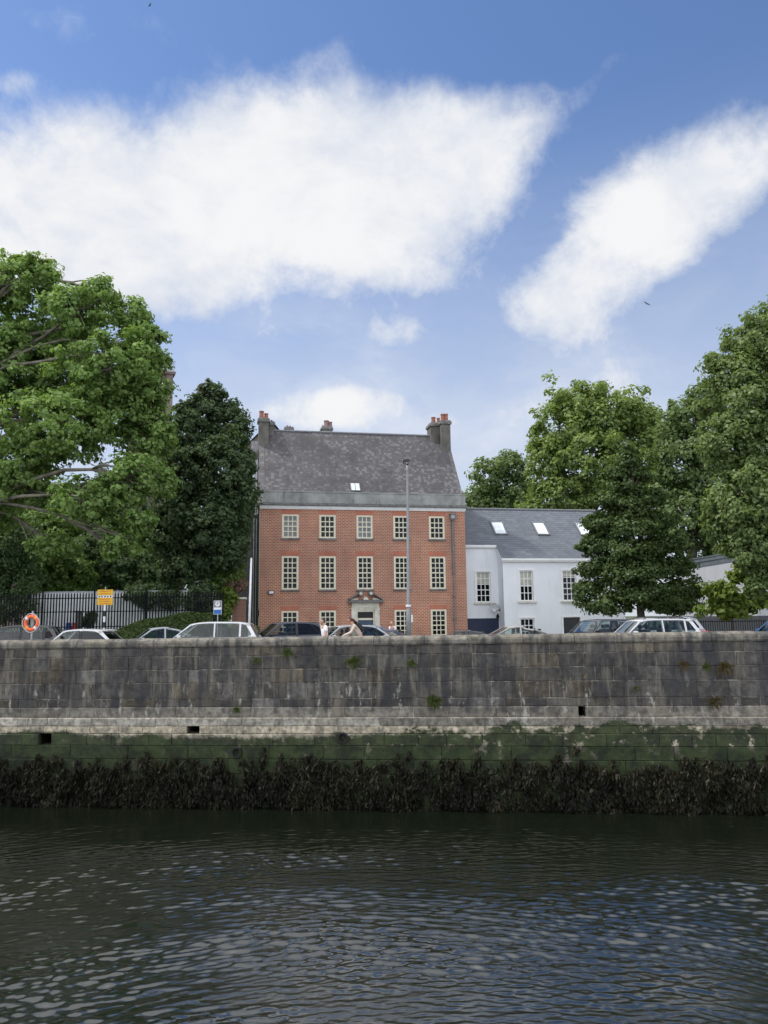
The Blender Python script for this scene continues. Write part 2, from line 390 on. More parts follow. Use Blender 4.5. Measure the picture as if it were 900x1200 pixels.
blobs = [(60,235,190,74,0,1.0),(120,175,75,42,0,.75),(60,300,200,60,0,.9),(330,185,180,85,0,1.0),(470,190,150,80,0,.95),(575,150,95,42,-8,.75),(300,270,200,70,0,.95),
         (180,325,110,34,10,.7),(470,260,130,60,0,.75),(570,215,60,40,0,.6),
         (770,240,140,62,-28,.72),(860,205,120,50,-8,.75),(690,325,95,66,-42,.68),(655,375,80,48,-5,.5),(730,320,100,72,-30,.55),
         (465,388,62,26,0,.5),(500,400,60,34,0,.35),(320,395,90,24,-15,.38),(350,485,170,40,0,.75),(590,490,190,48,0,.62),(770,450,140,48,-10,.55),(480,465,150,24,0,.35),(250,430,100,30,0,.25),
         (35,22,95,26,5,.36),(5,98,50,14,-20,.36),(410,42,60,22,-30,.32),(700,90,45,14,-35,.3),(640,20,200,26,5,.22),(150,20,110,24,5,.3),(780,60,200,30,-10,.15),
         (520,330,90,26,10,.35),(60,370,200,30,0,.35)]
field = None
for (u, v, ru, rv, rot, wt) in blobs:
    a0, e0 = azel(u, v); ra = ru/F; re = rv/F; c_, s_ = math.cos(R(rot)), math.sin(R(rot))
    dx = t.math('SUBTRACT', az, a0); dy = t.math('SUBTRACT', el, e0)
    # rotation sign: picture v is down
    rx = t.math('ADD', t.math('MULTIPLY', dx, c_/ra), t.math('MULTIPLY', dy, -s_/ra))
    ry = t.math('ADD', t.math('MULTIPLY', dx, s_/re), t.math('MULTIPLY', dy, c_/re))
    rr = t.math('ADD', t.math('MULTIPLY', rx, rx), t.math('MULTIPLY', ry, ry))
    e = t.math('MULTIPLY', t.math('POWER', 2.718, t.math('MULTIPLY', rr, -1.0)), wt)
    field = e if field is None else t.math('ADD', field, t.math('MULTIPLY', e, t.math('SUBTRACT', 1.0, t.math('MINIMUM', field, 1.0))))
nz = t.math('ADD', t.math('MULTIPLY', t.math('SUBTRACT', big, .5), 1.7), t.math('MULTIPLY', t.math('SUBTRACT', fine, .5), 2.0))
# the rest of the sky dome: broken cumulus
front = t.math('MULTIPLY', t.ramp(t.math('ABSOLUTE', az), .95, .6), t.ramp(el, .84, .70))
oth = t.ramp(t.noise(t.vmath('MULTIPLY', dn, (1, 1, 1.8)), 1.9, 6, .6), t.ramp(el, .6, 1.1, .36, .30), t.ramp(el, .6, 1.1, .56, .48), 0, 1.0)
rest = t.math('MULTIPLY', t.math('SUBTRACT', 1.0, front), oth)
f2 = t.math('ADD', t.math('ADD', t.math('MULTIPLY', field, front), rest), t.math('MULTIPLY', nz, .42))
mask = t.ramp(f2, .37, .90)
veil = t.math('MULTIPLY', t.math('MULTIPLY', t.ramp(t.noise(t.vmath('MULTIPLY', dn, (1, 1, 2.2)), 4.5, 8, .62, .3), .40, .66), t.ramp(el, .60, .3)), .42)
lowhaze = t.math('MAXIMUM', veil, t.math('ADD', t.math('MULTIPLY', t.ramp(el, .66, .10), .70), t.math('MULTIPLY', veil, .35)))
mask = t.math('MAXIMUM', mask, lowhaze)
lump = t.noise(t.vmath('ADD', t.vmath('MULTIPLY', dn, (1, 1, 1.5)), (.03, 0, .035)), 6.5, 8, .6, .3)
thick = t.ramp(t.math('ADD', f2, t.math('MULTIPLY', t.math('SUBTRACT', lump, .5), 2.4)), .35, 1.25)
ccol = t.mix(thick, (.72, .77, .87), (.95, .955, .965))
behind = t.ramp(Y, .3, -.5, 1.0, 2.3)       # added brightness on unseen clouds behind the camera, lifts light on shaded facades
bg1 = t.new('ShaderNodeBackground'); t.put(bg1.inputs[0], t.mix(1.0, sky.outputs[0], (.86, .97, 1.14), 'MULTIPLY')); bg1.inputs[1].default_value = .098
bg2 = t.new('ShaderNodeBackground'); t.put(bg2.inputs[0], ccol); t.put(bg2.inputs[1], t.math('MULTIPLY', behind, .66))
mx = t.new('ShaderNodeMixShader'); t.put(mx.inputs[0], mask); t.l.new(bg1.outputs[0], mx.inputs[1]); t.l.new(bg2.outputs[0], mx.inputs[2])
out = t.new('ShaderNodeOutputWorld'); t.l.new(mx.outputs[0], out.inputs[0])

sd = bpy.data.lights.new('sun', 'SUN'); sd.energy = 2.4; sd.angle = R(3); sd.color = (1, .95, .87)
so = bpy.data.objects.new('sun', sd); col.objects.link(so)
sdir = Vector((math.sin(R(SUN_AZ))*math.cos(R(SUN_EL)), math.cos(R(SUN_AZ))*math.cos(R(SUN_EL)), math.sin(R(SUN_EL))))
so.rotation_euler = sdir.to_track_quat('Z', 'Y').to_euler(); so.location = (0, 0, 80)
scene.view_settings.view_transform = 'Standard'; scene.view_settings.look = 'None'
scene.view_settings.exposure = 0.55; scene.view_settings.gamma = 1

# ------------------------------------------------------------------ ground, road, river
def grid_sheet(name, xs, ys, zf, mat, kind='structure'):
    mb = MB(); vs = [(x, y, zf(x, y)) for y in ys for x in xs]; nx = len(xs)
    fs = [(j*nx+i, j*nx+i+1, (j+1)*nx+i+1, (j+1)*nx+i) for j in range(len(ys)-1) for i in range(nx-1)]
    mb.poly(vs, fs); o = mb.build(name, mat); tag(o, kind=kind); return o
WA = math.atan2(25.8-28.3, 26.6)      # quay wall direction
WO = Vector((0, 27.0, 0))
def wall_y(x): return 27.0 + math.tan(WA)*x
xs = [-1500, -400, -100, -30, -15, 0, 15, 30, 100, 400, 1500]
mb = MB(); rows = [lambda x: wall_y(max(-60, min(60, x)))+.45, lambda x: 60, lambda x: 120, lambda x: 400, lambda x: 2500]
vs = [(x, r(x), road_z(x)-.16) for r in rows for x in xs]; nx = len(xs)
mb.poly(vs, [(j*nx+i, j*nx+i+1, (j+1)*nx+i+1, (j+1)*nx+i) for j in range(len(rows)-1) for i in range(nx-1)])
tag(mb.build('ground', M['earth']), kind='structure')
def strip(name, off0, off1, dz, mat, x0=-60, x1=60, n=12):
    mb = MB(); vs = []
    for k in range(n+1):
        x = x0+(x1-x0)*k/n
        for off in (off0, off1): vs.append((x, wall_y(x)+off, road_z(x)+dz))
    mb.poly(vs, [(2*k, 2*k+2, 2*k+3, 2*k+1) for k in range(n)]); return tag(mb.build(name, mat), kind='structure')
strip('quayside_pavement', .55, 2.1, 0, M['paving'])
strip('road', 2.1, 19.5, -.12, M['asphalt'])
strip('far_pavement', 19.62, 27, 0, M['paving'])
for nm, o0, o1 in (('near_kerb', 2.05, 2.2), ('far_kerb', 19.5, 19.62)):
    mb = MB()
    for k in range(60):
        x = -60+k*2; xx = x+1.985
        vs = []
        for q in (x, xx):
            for (o, dz) in ((o0, -.14), (o0, .006), (o1, .006), (o1, -.14)): vs.append((q, wall_y(q)+o, road_z(q)+dz))
        mb.poly(vs, [(0,1,2,3),(7,6,5,4),(0,4,5,1),(1,5,6,2),(2,6,7,3)])
    tag(mb.build(nm, M['kerb']), kind='structure')
mb = MB()
for k in range(14):
    x = -40+k*6; mb.poly([(q, wall_y(q)+o, road_z(q)-.114) for q in (x, x+2.2) for o in (6.4, 6.52)], [(0, 2, 3, 1)])
tag(mb.build('road_markings', M['line']), kind='structure')
mb = MB(); mb.box(-60, 60, -30, 1.2, -1, 4.62); mb.box(-60, 60, .8, 1.25, 4.62, 5.3); tag(mb.build('near_quay_ground', M['paving']), kind='structure')

# river surface: a fine grid of real waves where it is seen, flat beyond
def axis(a, b, lo, hi, step):
    core = np.arange(lo, hi, step)
    return np.concatenate([np.linspace(a, lo, 12)[:-1], core, np.linspace(hi, b, 12)])
gx = axis(-400, 400, -17.5, 17.5, .045); gy = axis(-25, 30, 11.3, 28.6, .021)
gy = gy[gy < 28.6]
XX, YY = np.meshgrid(gx, gy)
H = np.zeros_like(XX)
def wave(kx, ky, amp, ph, sharp=1.0):
    global H
    a = kx*XX+ky*YY+ph; H += amp*np.sin(a)
warp = .5*np.sin(.35*XX+.9)+.6*np.sin(.27*YY+.31*XX+2)+.35*np.sin(.8*XX-.45*YY+1)
def circ(cx, cy, lam, amp, ph, seed):
    global H
    r = np.hypot(XX-cx, YY-cy); k = 2*np.pi/lam
    env = .55+.45*np.sin(.37*XX*(1+.1*seed)+.5*YY+seed)*np.sin(.23*YY-.41*XX+2.1*seed)
    H += amp*env*np.sin(k*r+ph+2.2*warp)
for (cx, cy, lam, sl_, ph, sd_) in ((-1,5,.21,.09,1,11),(3,0,.19,.08,3,12),(-6,2,.24,.08,2,13),(7,3,.23,.08,5,14),(-3,-2,.80,.05,0,1),(3,2,.50,.07,1,2),(-5,1,.38,.08,2,3),(5,1,.55,.06,3,4),(0,-9,1.3,.035,.7,5),(-2,4,.30,.08,0,6),(4,4,.29,.08,4,7),
                                    (2,-3,1.0,.04,5,8),(-1,3,.33,.08,1,9),(1,2,.26,.07,2,10)):
    lam *= .66; circ(cx, cy, lam, sl_*lam/6.283, ph, sd_)
for k in range(34):
    th = rng.uniform(-.5, .5)+math.pi/2; lam = rng.uniform(.13, .36); kk = 2*math.pi/lam
    a = kk*(math.cos(th)*XX+math.sin(th)*YY)+rng.uniform(0, 6.28)+.8*warp*rng.uniform(.3, 1)
    env = .5+.5*np.sin(XX*rng.uniform(.2, .6)+YY*rng.uniform(.2, .6)+rng.uniform(0, 6.28))
    H += .0052*lam*env*np.sin(a)
fade = np.clip((19.5-np.abs(XX))/3, 0, 1)*np.clip((YY-8)/2, 0, 1)*np.clip(.30+(25-YY)/11, .28, 1)
rad_ = np.hypot(XX-1, YY-3)
gust = .42+.58*np.clip(.5+.55*np.sin(2.1*rad_+1.1*warp+.15*XX)*np.cos(.31*XX+.6)+.5*np.sin(.9*rad_-.25*XX+2+.8*warp), 0, 1)
gy_, gx_ = np.gradient(H, gy, gx); core = (np.abs(XX) < 14) & (YY > 12) & (YY < 26)
rms = float(np.sqrt(np.mean((gy_**2)[core]))); H *= .235/rms
H = H*fade*gust
def np_mesh(name, V, Fq, mat, smooth=False):
    me = bpy.data.meshes.new(name); me.vertices.add(len(V)); me.vertices.foreach_set('co', V.astype(np.float32).ravel())
    k = Fq.shape[1]; me.loops.add(Fq.size); me.loops.foreach_set('vertex_index', Fq.astype(np.int32).ravel())
    me.polygons.add(len(Fq)); me.polygons.foreach_set('loop_start', np.arange(0, Fq.size, k, dtype=np.int32))
    me.polygons.foreach_set('loop_total', np.full(len(Fq), k, dtype=np.int32))
    me.update(calc_edges=True); me.materials.append(mat)
    if smooth: me.polygons.foreach_set('use_smooth', np.ones(len(Fq), dtype=bool))
    o = bpy.data.objects.new(name, me); col.objects.link(o); return o
V = np.stack([XX.ravel(), YY.ravel(), H.ravel()], 1); nx = len(gx); ny = len(gy)
i, j = np.meshgrid(np.arange(nx-1), np.arange(ny-1)); b0 = (j*nx+i).ravel()
tag(np_mesh('river_water', V, np.stack([b0, b0+1, b0+nx+1, b0+nx], 1), M['water'], True), kind='structure')
mb = MB(); mb.box(-400, 400, -25, 30, -3, -2.5); tag(mb.build('river_bed', M['earth']), kind='structure')

# ------------------------------------------------------------------ quay wall
qw = thing('quay_wall', WO, WA, 'long weathered grey limestone quay wall rising from the river with green algae at its foot', 'wall')
def zrow(v): return EYE+27.0*math.tan(PITCH-math.atan((v-600)/F))
def wz(x, z): return z + z/5.7*.0022*x
rowsv = [756, 767, 783, 799, 818, 828, 840, 850, 859, 873, 889, 906, 924, 943, 965]
rz = [zrow(v) for v in rowsv]
holes = {6: [], 5: [(6.55-.12, 6.55+.12)], 7: [(-6.95, -6.5)], 8: [(-12.3, -11.85)]}
mb = MB(); back = MB()
HALF = 45
for ri in range(len(rz)-1):
    z1, z0 = rz[ri], rz[ri+1]; lower = ri >= 6
    face_y = -.10 if ri < 5 else (-.13 if ri == 5 else -.22)
    if ri >= 8: face_y = -.24
    hs = holes.get(ri, [])
    x = -HALF-random.random()
    segs = []
    while x < HALF:
        Lw = random.uniform(.55, 1.35) if ri < 5 else random.uniform(.9, 2.2)
        if ri in (6, 7, 8): Lw = random.uniform(.7, 1.7)
        segs.append((x, x+Lw)); x += Lw
    for h0, h1 in hs:
        ns = []
        for a, b in segs:
            if b <= h0 or a >= h1: ns.append((a, b))
            else:
                if a < h0-.1: ns.append((a, h0))
                if b > h1+.1: ns.append((h1, b))
        segs = ns
    edges = [-HALF]+[q for h in hs for q in h]+[HALF]
    for k in range(0, len(edges), 2):
        nn = max(1, int((edges[k+1]-edges[k])/3))
        for q in range(nn):
            a = edges[k]+(edges[k+1]-edges[k])*q/nn; b = edges[k]+(edges[k+1]-edges[k])*(q+1)/nn
            back.poly([(a, face_y+.030, wz(a, z0)), (b, face_y+.030, wz(b, z0)), (b, face_y+.030, wz(b, z1)), (a, face_y+.030, wz(a, z1)),
                       (a, .5, wz(a, z0)), (b, .5, wz(b, z0)), (b, .5, wz(b, z1)), (a, .5, wz(a, z1))],
                      [(0,1,2,3),(3,2,6,7)]+([(0,4,7,3)] if q == 0 else [])+([(1,2,6,5)] if q == nn-1 else [])+[(0,1,5,4)], 0, (.36, .35, .32) if ri < 8 else (.12, .115, .10))
    for a, b in segs:
        g = .009; a += g; b -= g; c0 = z0+g; c1 = z1-g; y = face_y+random.uniform(-.014, .008); ch = random.uniform(.010, .024)
        v_ = random.random()
        if ri < 5:
            base = random.choice([.044, .052, .06, .068, .085]) * random.uniform(.85, 1.15)
            if v_ > .96: base = .14
            cc = (base, base, base*1.04)
            if v_ < .12: cc = (base*1.35, base*1.2, base*.98)
        elif ri == 5: base = random.uniform(.13, .2); cc = (base, base*.98, base*.93)
        elif ri == 6: base = random.uniform(.26, .38) if a < -1 else random.uniform(.14, .22); cc = (base, base*.99, base*.94)
        elif ri == 7: base = random.uniform(.34, .46) if random.random() < .8 else .16; cc = (base, base*.93, base*.78)
        elif ri == 8: base = random.uniform(.2, .4); cc = (base, base*.95, base*.82)
        else: base = random.uniform(.08, .14); cc = (base, base*.95, base*.85)
        j = lambda: random.uniform(-.010, .010)
        ov = [(a+j(), c0+j()), (b+j(), c0+j()), (b+j(), c1+j()), (a+j(), c1+j())]
        iv = [(a+ch, c0+ch), (b-ch, c0+ch), (b-ch, c1-ch), (a+ch, c1-ch)]
        vs = [(px, y+j()*.35, wz(px, pz)) for px, pz in iv]+[(px, y+ch*.9, wz(px, pz)) for px, pz in ov]+[(px, y+.3, wz(px, pz)) for px, pz in ov]
        fs = [(0,1,2,3)]+[(k, (k+1) % 4, 4+(k+1) % 4, 4+k)[::-1] for k in range(4)]+[(4+k, 4+(k+1) % 4, 8+(k+1) % 4, 8+k)[::-1] for k in range(4)]
        mb.poly(vs, fs, 0, cc)
mb.build('stone_facing', M['quay'], qw)
back.build('mortar_bed', M['quay'], qw)
mb = MB()                                   # drain recesses
for ri, h in holes.items():
    for h0, h1 in h:
        z1, z0 = wz(h0, rz[ri]), wz(h0, rz[ri+1])
        mb.poly([(h0, .49, z0), (h1, .49, z0), (h1, .49, z1), (h0, .49, z1), (h0, -.1, z0), (h1, -.1, z0), (h1, -.1, z1), (h0, -.1, z1)],
                [(0,1,2,3),(0,1,5,4),(2,3,7,6),(1,2,6,5),(0,3,7,4)])
        mb.build('drain_opening', M['dark_hole'], qw); mb = MB()
for (u, v) in ((279, 881), (403, 864)):      # round outfall pipes
    P = at(u, v, wall_y((u-450)/F*27)-.22); L = Vector((P.x/math.cos(WA), 0, P.z)); mb = MB()
    MM = Matrix.Translation((L.x, -.30, L.z)) @ Matrix.Rotation(R(90), 4, 'X')
    mb.lathe([(.17, -.1), (.17, .06), (.13, .06), (.13, -.08), (.001, -.08)], 16, 0, MM); mb.build('outfall_pipe', M['black_trim'], qw)
mb = MB(); x = -HALF; prof_n = 9
ztop = zrow(745); zb = rz[0]
while x < HALF:
    Lw = random.uniform(1.0, 2.0); a, b = x+.008, x+Lw-.008; x += Lw
    base = random.uniform(.11, .19); dz = random.uniform(-.012, .012); dy = random.uniform(-.012, .012)
    prof = [(-.13+dy, zb+.008), (-.16+dy, zb+.06)]
    hgt = ztop-zb-.06
    for k in range(prof_n):
        th = math.pi*k/(prof_n-1); prof.append((.145-.305*math.cos(th)+dy, zb+.06+hgt*.45+hgt*.55*math.sin(th)+dz if 0 < k < prof_n-1 else zb+.06+hgt*.4))
    prof += [(.42, zb+.06), (.40, zb+.008)]
    n = len(prof); vs = [(a, y, wz(a, z)) for y, z in prof]+[(b, y, wz(b, z)) for y, z in prof]
    mb.poly(vs, [tuple(range(n)), tuple(range(2*n-1, n-1, -1))]+[(k, n+k, n+(k+1) % n, (k+1) % n) for k in range(n)], 0, (base, base*.985, base*.94))
mb.build('coping', M['quay'], qw)
mb = MB()                                     # solid core and the top closing strip
mb.box(-HALF, HALF, .505, .8, -2.5, 4.2); mb.build('core', M['mortar'], qw)

# seaweed hanging on the foot of the wall
NC = 4200; PER = 30; N = NC*PER
cx_ = rng.uniform(-30, 30, NC)
topc = 1.62+.11*np.sin(cx_*1.3)+.10*np.sin(cx_*3.1+1)+.09*np.sin(cx_*7.7+2)+rng.normal(0, .12, NC)
cz_ = topc-rng.uniform(0, 1, NC)**.95*(topc+.1)
cl = .16+.10*np.sin(cx_*2.1+cz_*3)+.07*np.sin(cx_*5.3-cz_*4+1)+rng.uniform(0, .14, NC)
cy_ = -.25-np.abs(cl)*np.clip((topc-cz_)*2.2+.2, .2, 1)
csz = rng.uniform(.45, 1.5, NC)
sx = np.repeat(cx_, PER)+rng.normal(0, .055, N)*np.repeat(csz, PER)
dz_ = rng.uniform(0, 1, N)*.30*np.repeat(csz, PER)
sz = np.repeat(cz_, PER)-dz_; sy = np.repeat(cy_, PER)-rng.uniform(0, .05, N)+dz_*.12
W_ = rng.uniform(.010, .034, N)*np.repeat(csz, PER)**.5; L_ = rng.uniform(.05, .19, N)
tilt = rng.normal(0, .28, N)+np.repeat(rng.normal(0, .25, NC), PER); out_ = rng.uniform(-.2, 1.0, N); yaw = rng.uniform(-1.3, 1.3, N)
ax = np.stack([np.cos(yaw), np.sin(yaw), tilt*.3], 1)*W_[:, None]
dn_ = np.stack([np.sin(tilt), -out_*.6, -np.cos(tilt)], 1)*L_[:, None]
C0 = np.stack([sx, sy, sz], 1)
V = np.stack([C0-ax*.6, C0+ax*.6, C0+ax+dn_*.6+np.array([0, -.02, 0]), C0+dn_, C0-ax+dn_*.6], 1).reshape(-1, 3)
sw = np_mesh('seaweed', V, np.arange(N*5).reshape(-1, 5), M['weed']); sw.location = WO; sw.rotation_euler = (0, 0, WA)
tag(sw, 'dark bladder wrack hanging in a thick band at the foot of the quay wall', 'seaweed', kind='stuff')

def tuft(name, u, v, size, mat, label, n=70, group='plants rooted in the joints of the quay wall'):
    D = wall_y((u-450)/F*27)-.17; P = at(u, v, D)
    V = []; Fc = []
    mb = MB()
    for k in range(n):
        th = random.uniform(0, 2*math.pi); ln = size*random.uniform(.4, 1.0)
        d = Vector((math.cos(th), -random.uniform(.3, .9), math.sin(th)*.8-.05)).normalized()
        s = d.cross(Vector((0, 1, .2))).normalized()*ln*.11
        p0 = Vector((random.uniform(-.3, .3)*size, 0, random.uniform(-.25, .25)*size)); p1 = p0+d*ln*.6; p2 = p0+d*ln+Vector((0, 0, -.25*ln))
        mb.poly([p0, p1+s, p2, p1-s], [(0, 1, 2, 3)])
    o = mb.build(name, mat); o.location = P; return tag(o, label, 'plant', group)
tuft('wall_fern', 414, 775, .30, M['fern'], 'bright green fern on the wall just below the coping, under the walking woman')
tuft('wall_fern', 508, 821, .34, M['fern'], 'bright green fern low on the wall in its middle, right above the ledge')
tuft('wall_fern', 337, 764, .26, M['fern'], 'olive green tuft hanging under the coping below the grey hatchback', 60)
tuft('wall_fern', 301, 773, .2, M['fern'], 'small green tuft under the coping below the tail of the white estate car', 40)
tuft('wall_fern', 278, 831, .22, M['fern'], 'small olive tuft on the light ledge course at the left', 40)
tuft('wall_fern', 482, 776, .24, M['fern'], 'faded green tuft below the coping under the lamp post', 40)
tuft('dry_wall_plant', 800, 777, .28, M['fern_dry'], 'brown dry plant high on the wall below the white off-roader', 50)
tuft('wall_fern', 827, 781, .22, M['fern'], 'green tuft on the wall between the two brown dry plants', 50)
tuft('dry_wall_plant', 848, 782, .34, M['fern_dry'], 'larger brown and green plant high on the wall near the right edge', 70)
tuft('dry_wall_plant', 836, 822, .30, M['fern_dry'], 'brown plant lower on the wall near the right edge, above the ledge', 60)
tuft('wall_fern', 745, 806, .16, M['fern'], 'tiny green tuft in a joint right of the wall drain', 30)

# ------------------------------------------------------------------ trees
def leaves(name, P, Nn, size, mat, parent, jitter=.5):
    n = len(P)
    nor = Nn+rng.normal(0, jitter, (n, 3)); nor /= np.linalg.norm(nor, axis=1)[:, None]+1e-9
    a = np.cross(nor, rng.normal(0, 1, (n, 3))); a /= np.linalg.norm(a, axis=1)[:, None]+1e-9
    b = np.cross(nor, a); s = (size*rng.uniform(.4, 1.5, n))[:, None]
    fold = nor*s*.22
    V = np.stack([P-a*s*.6, P+b*s*.42+fold, P+a*s*.6, P-b*s*.42+fold], 1).reshape(-1, 3)
    o = np_mesh(name, V, np.arange(n*4).reshape(-1, 4), mat); o.parent = parent; return o
def rand_dirs(n):
    d = rng.normal(0, 1, (n, 3)); return d/np.linalg.norm(d, axis=1)[:, None]
def crown_points(lobes, clump, per, dens, fill=.55, flat=.75):
    """lobes: (centre, (rx,ry,rz)); clumps spread over each lobe's outer volume"""
    Ps = []; Ns = []
    C = np.array([list(c) for c, r in lobes]); Rr = np.array([r for c, r in lobes])
    for (c, r) in lobes:
        c = np.array(c); r = np.array(r); area = 4*math.pi*(r[0]*r[2]+r[0]*r[1]+r[1]*r[2])/3
        n = max(6, int(area*dens/(clump*clump)))
        d = rand_dirs(n); rad = rng.uniform(fill, 1.02, n)**.7
        # lumpy radius
        lum = 1+.16*np.sin(d[:, 0]*5+c[0])*np.sin(d[:, 2]*6+c[1])+.11*np.sin(d[:, 1]*9+d[:, 2]*7)+rng.exponential(.09, n)
        cc = c+d*r*(rad*lum)[:, None]
        inside = np.min(np.linalg.norm((cc[:, None, :]-C[None])/Rr[None], axis=2), axis=1) < fill*.72
        cc = cc[~inside]; dd = d[~inside]
        k = len(cc); m = per
        cs = clump*rng.uniform(.6, 1.35, k)
        off = rand_dirs(k*m)*(rng.uniform(0, 1, k*m)**.45)[:, None]
        off *= np.repeat(cs, m)[:, None]*np.array([1, 1, flat])
        P = np.repeat(cc, m, 0)+off
        nn = off/np.maximum(np.linalg.norm(off, axis=1)[:, None], 1e-6)*.7+np.repeat(dd, m, 0)*.5+np.array([0, 0, .55])
        Ps.append(P); Ns.append(nn)
    return np.concatenate(Ps), np.concatenate(Ns)
def limbs(mb, base, top, lobes, r0, seed=1, twigs=5):
    rs = random.Random(seed); base = Vector(base); top = Vector(top)
    def curve(a, b, ra, rb, sag=.12, n=6):
        a = Vector(a); b = Vector(b); L = (b-a).length; pts = []; rad = []
        o1 = Vector((rs.uniform(-1, 1), rs.uniform(-1, 1), rs.uniform(.2, 1)))*L*sag
        for k in range(n+1):
            q = k/n; p = a.lerp(b, q)+o1*math.sin(math.pi*q)+Vector((rs.uniform(-1, 1), rs.uniform(-1, 1), rs.uniform(-1, 1)))*L*.018
            if k in (0, n): p = a.lerp(b, q)
            pts.append(p); rad.append(ra+(rb-ra)*q)
        mb.tube(pts, rad, 7); return pts, rad
    pts, rad = curve(base-Vector((0, 0, .3)), top, r0, r0*.32, .03, 9)
    mb.tube([base+Vector((0, 0, -.3)), base+Vector((0, 0, .35))], [r0*1.5, r0*1.02], 10)
    for c, r in lobes:
        c = Vector(c)
        zs = [p for p in pts[3:] if p.z < c.z+.2] or [pts[3]]
        st = zs[-1] if rs.random() < .5 else rs.choice(zs[-3:])
        rr = r0*rs.uniform(.28, .42)
        p2, r2 = curve(st, c, rr, rr*.35, .14)
        for k in range(twigs):
            d = Vector((rs.gauss(0, 1), rs.gauss(0, 1), rs.gauss(.2, 1))).normalized()
            e = c+Vector((d.x*r[0], d.y*r[1], d.z*r[2]))*.92
            curve(p2[-1-rs.randint(0, 2)], e, rr*.38, .02, .1, 5)
def tree(name, label, cat, D, base_u, base_z, lobes_px, mat, leaf=.16, clump=.55, per=60, dens=.9, r0=.3, bark='bark', group=None, fill=.55, depth=1.0, top=None, flat=.75, twigs=5):
    """lobes_px: (u, v, radius_px_u, radius_px_v, depth offset m)"""
    bp = at(base_u, 700, D); base = Vector((bp.x, D, base_z))
    root = thing(name, base, 0, label, cat, group)
    lobes = []
    for (u, v, ru, rv, dd) in lobes_px:
        c = at(u, v, D+dd); k = (D+dd)/F
        sh_ = clump*.55; lobes.append((c-base, (max(.25, ru*k-sh_), max(.25, (ru+rv)*.5*k*depth-sh_), max(.25, rv*k-sh_))))
    P, Nn = crown_points(lobes, clump, per, dens, fill, flat)
    P[:, 2] = np.maximum(P[:, 2], .15)
    leaves('crown', P, Nn, leaf, mat, root)
    mb = MB(); tp = top or max((c for c, r in lobes), key=lambda c: c[2]); tp = Vector((tp[0]*.6, tp[1]*.6, tp[2]))
    limbs(mb, (0, 0, 0), tp, lobes, r0, hash(len(lobes)*7+int(D)), twigs); mb.build('trunk', M[bark], root, smooth=True)
    return root
# big plane tree on the left
tree('plane_tree', 'huge light green spreading plane tree filling the left edge with its branches showing', 'tree', 40, -75, 5.7,
     [(20,330,55,36,0),(90,365,48,36,-1),(-60,350,80,50,1),(150,372,36,26,1),(130,430,60,48,-1.5),(165,410,34,28,0),(30,430,70,60,1.5),(-50,460,90,80,0),
      (70,500,65,50,-2),(140,490,48,38,0),(20,555,60,44,-1),(155,560,34,34,-3),(100,585,48,30,-3),(165,610,24,18,-3),(-40,580,70,50,1),(60,400,50,40,3),(120,340,22,18,0),(180,395,20,16,0),(45,312,22,16,0),(140,640,26,22,-2.5),(60,640,34,18,-1),(170,455,34,32,0),(176,515,32,36,0),(184,565,24,28,-1),(182,425,24,22,0),(110,455,40,30,1)],
     M['leaf_plane'], .18, .44, 52, .54, .34, 'bark_pale', fill=.35, twigs=12)
# dark tree beside the brick house
tree('dark_alder_tree', 'tall dense dark green tree between the plane tree and the brick house', 'tree', 47, 207, 5.0,
     [(243,482,28,24,0),(258,462,10,14,0),(236,460,9,12,0),(272,478,12,16,0),(220,490,14,22,0),(284,505,14,24,0),(205,545,14,26,0),(290,548,12,26,0),(196,590,16,28,0),(194,640,16,26,0),(198,520,14,24,0),(225,508,32,38,0),(266,503,28,32,1),(215,560,32,46,-1),(262,555,38,52,-1),(240,610,46,40,-1.5),(205,625,34,38,0),(285,590,18,44,1),(270,640,26,26,-1),(215,665,34,22,-1),(248,452,7,9,0),(240,655,40,22,0)],
     M['leaf_dark'], .17, .42, 46, .72, .34, fill=.45)
# the row of trees on the right, far to near
tree('far_rounded_tree', 'pale rounded tree beyond the white house, right of the brick gable', 'tree', 95, 585, 4.6,
     [(575,560,26,26,0),(600,548,24,22,0),(560,585,22,22,0),(612,580,24,26,0),(590,590,34,22,0)], M['leaf_far'], .34, .9, 40, .8, .4, group='trees rising behind the white house')
tree('lime_tree', 'broad high lime tree rising over the white house roof', 'tree', 78, 690, 4.6,
     [(680,475,38,30,0),(655,500,34,34,0),(715,490,40,34,-1),(640,545,24,40,0),(690,540,48,42,-2),(740,530,44,42,0),(660,590,44,34,0),(720,590,50,36,-1),(760,500,24,24,0),(745,490,30,24,1)],
     M['leaf_lime'], .30, .8, 50, .8, .6, group='trees rising behind the white house')
tree('shaded_lime_tree', 'darker lime tree half hidden between the lime tree and the right edge tree', 'tree', 70, 810, 4.6,
     [(805,490,30,30,0),(830,470,30,28,0),(800,540,36,44,0),(835,560,40,50,0),(800,610,40,40,0),(850,620,40,40,0),(770,590,30,40,1),(780,510,20,20,0)],
     M['leaf_far'], .27, .75, 50, .8, .5, group='trees rising behind the white house')
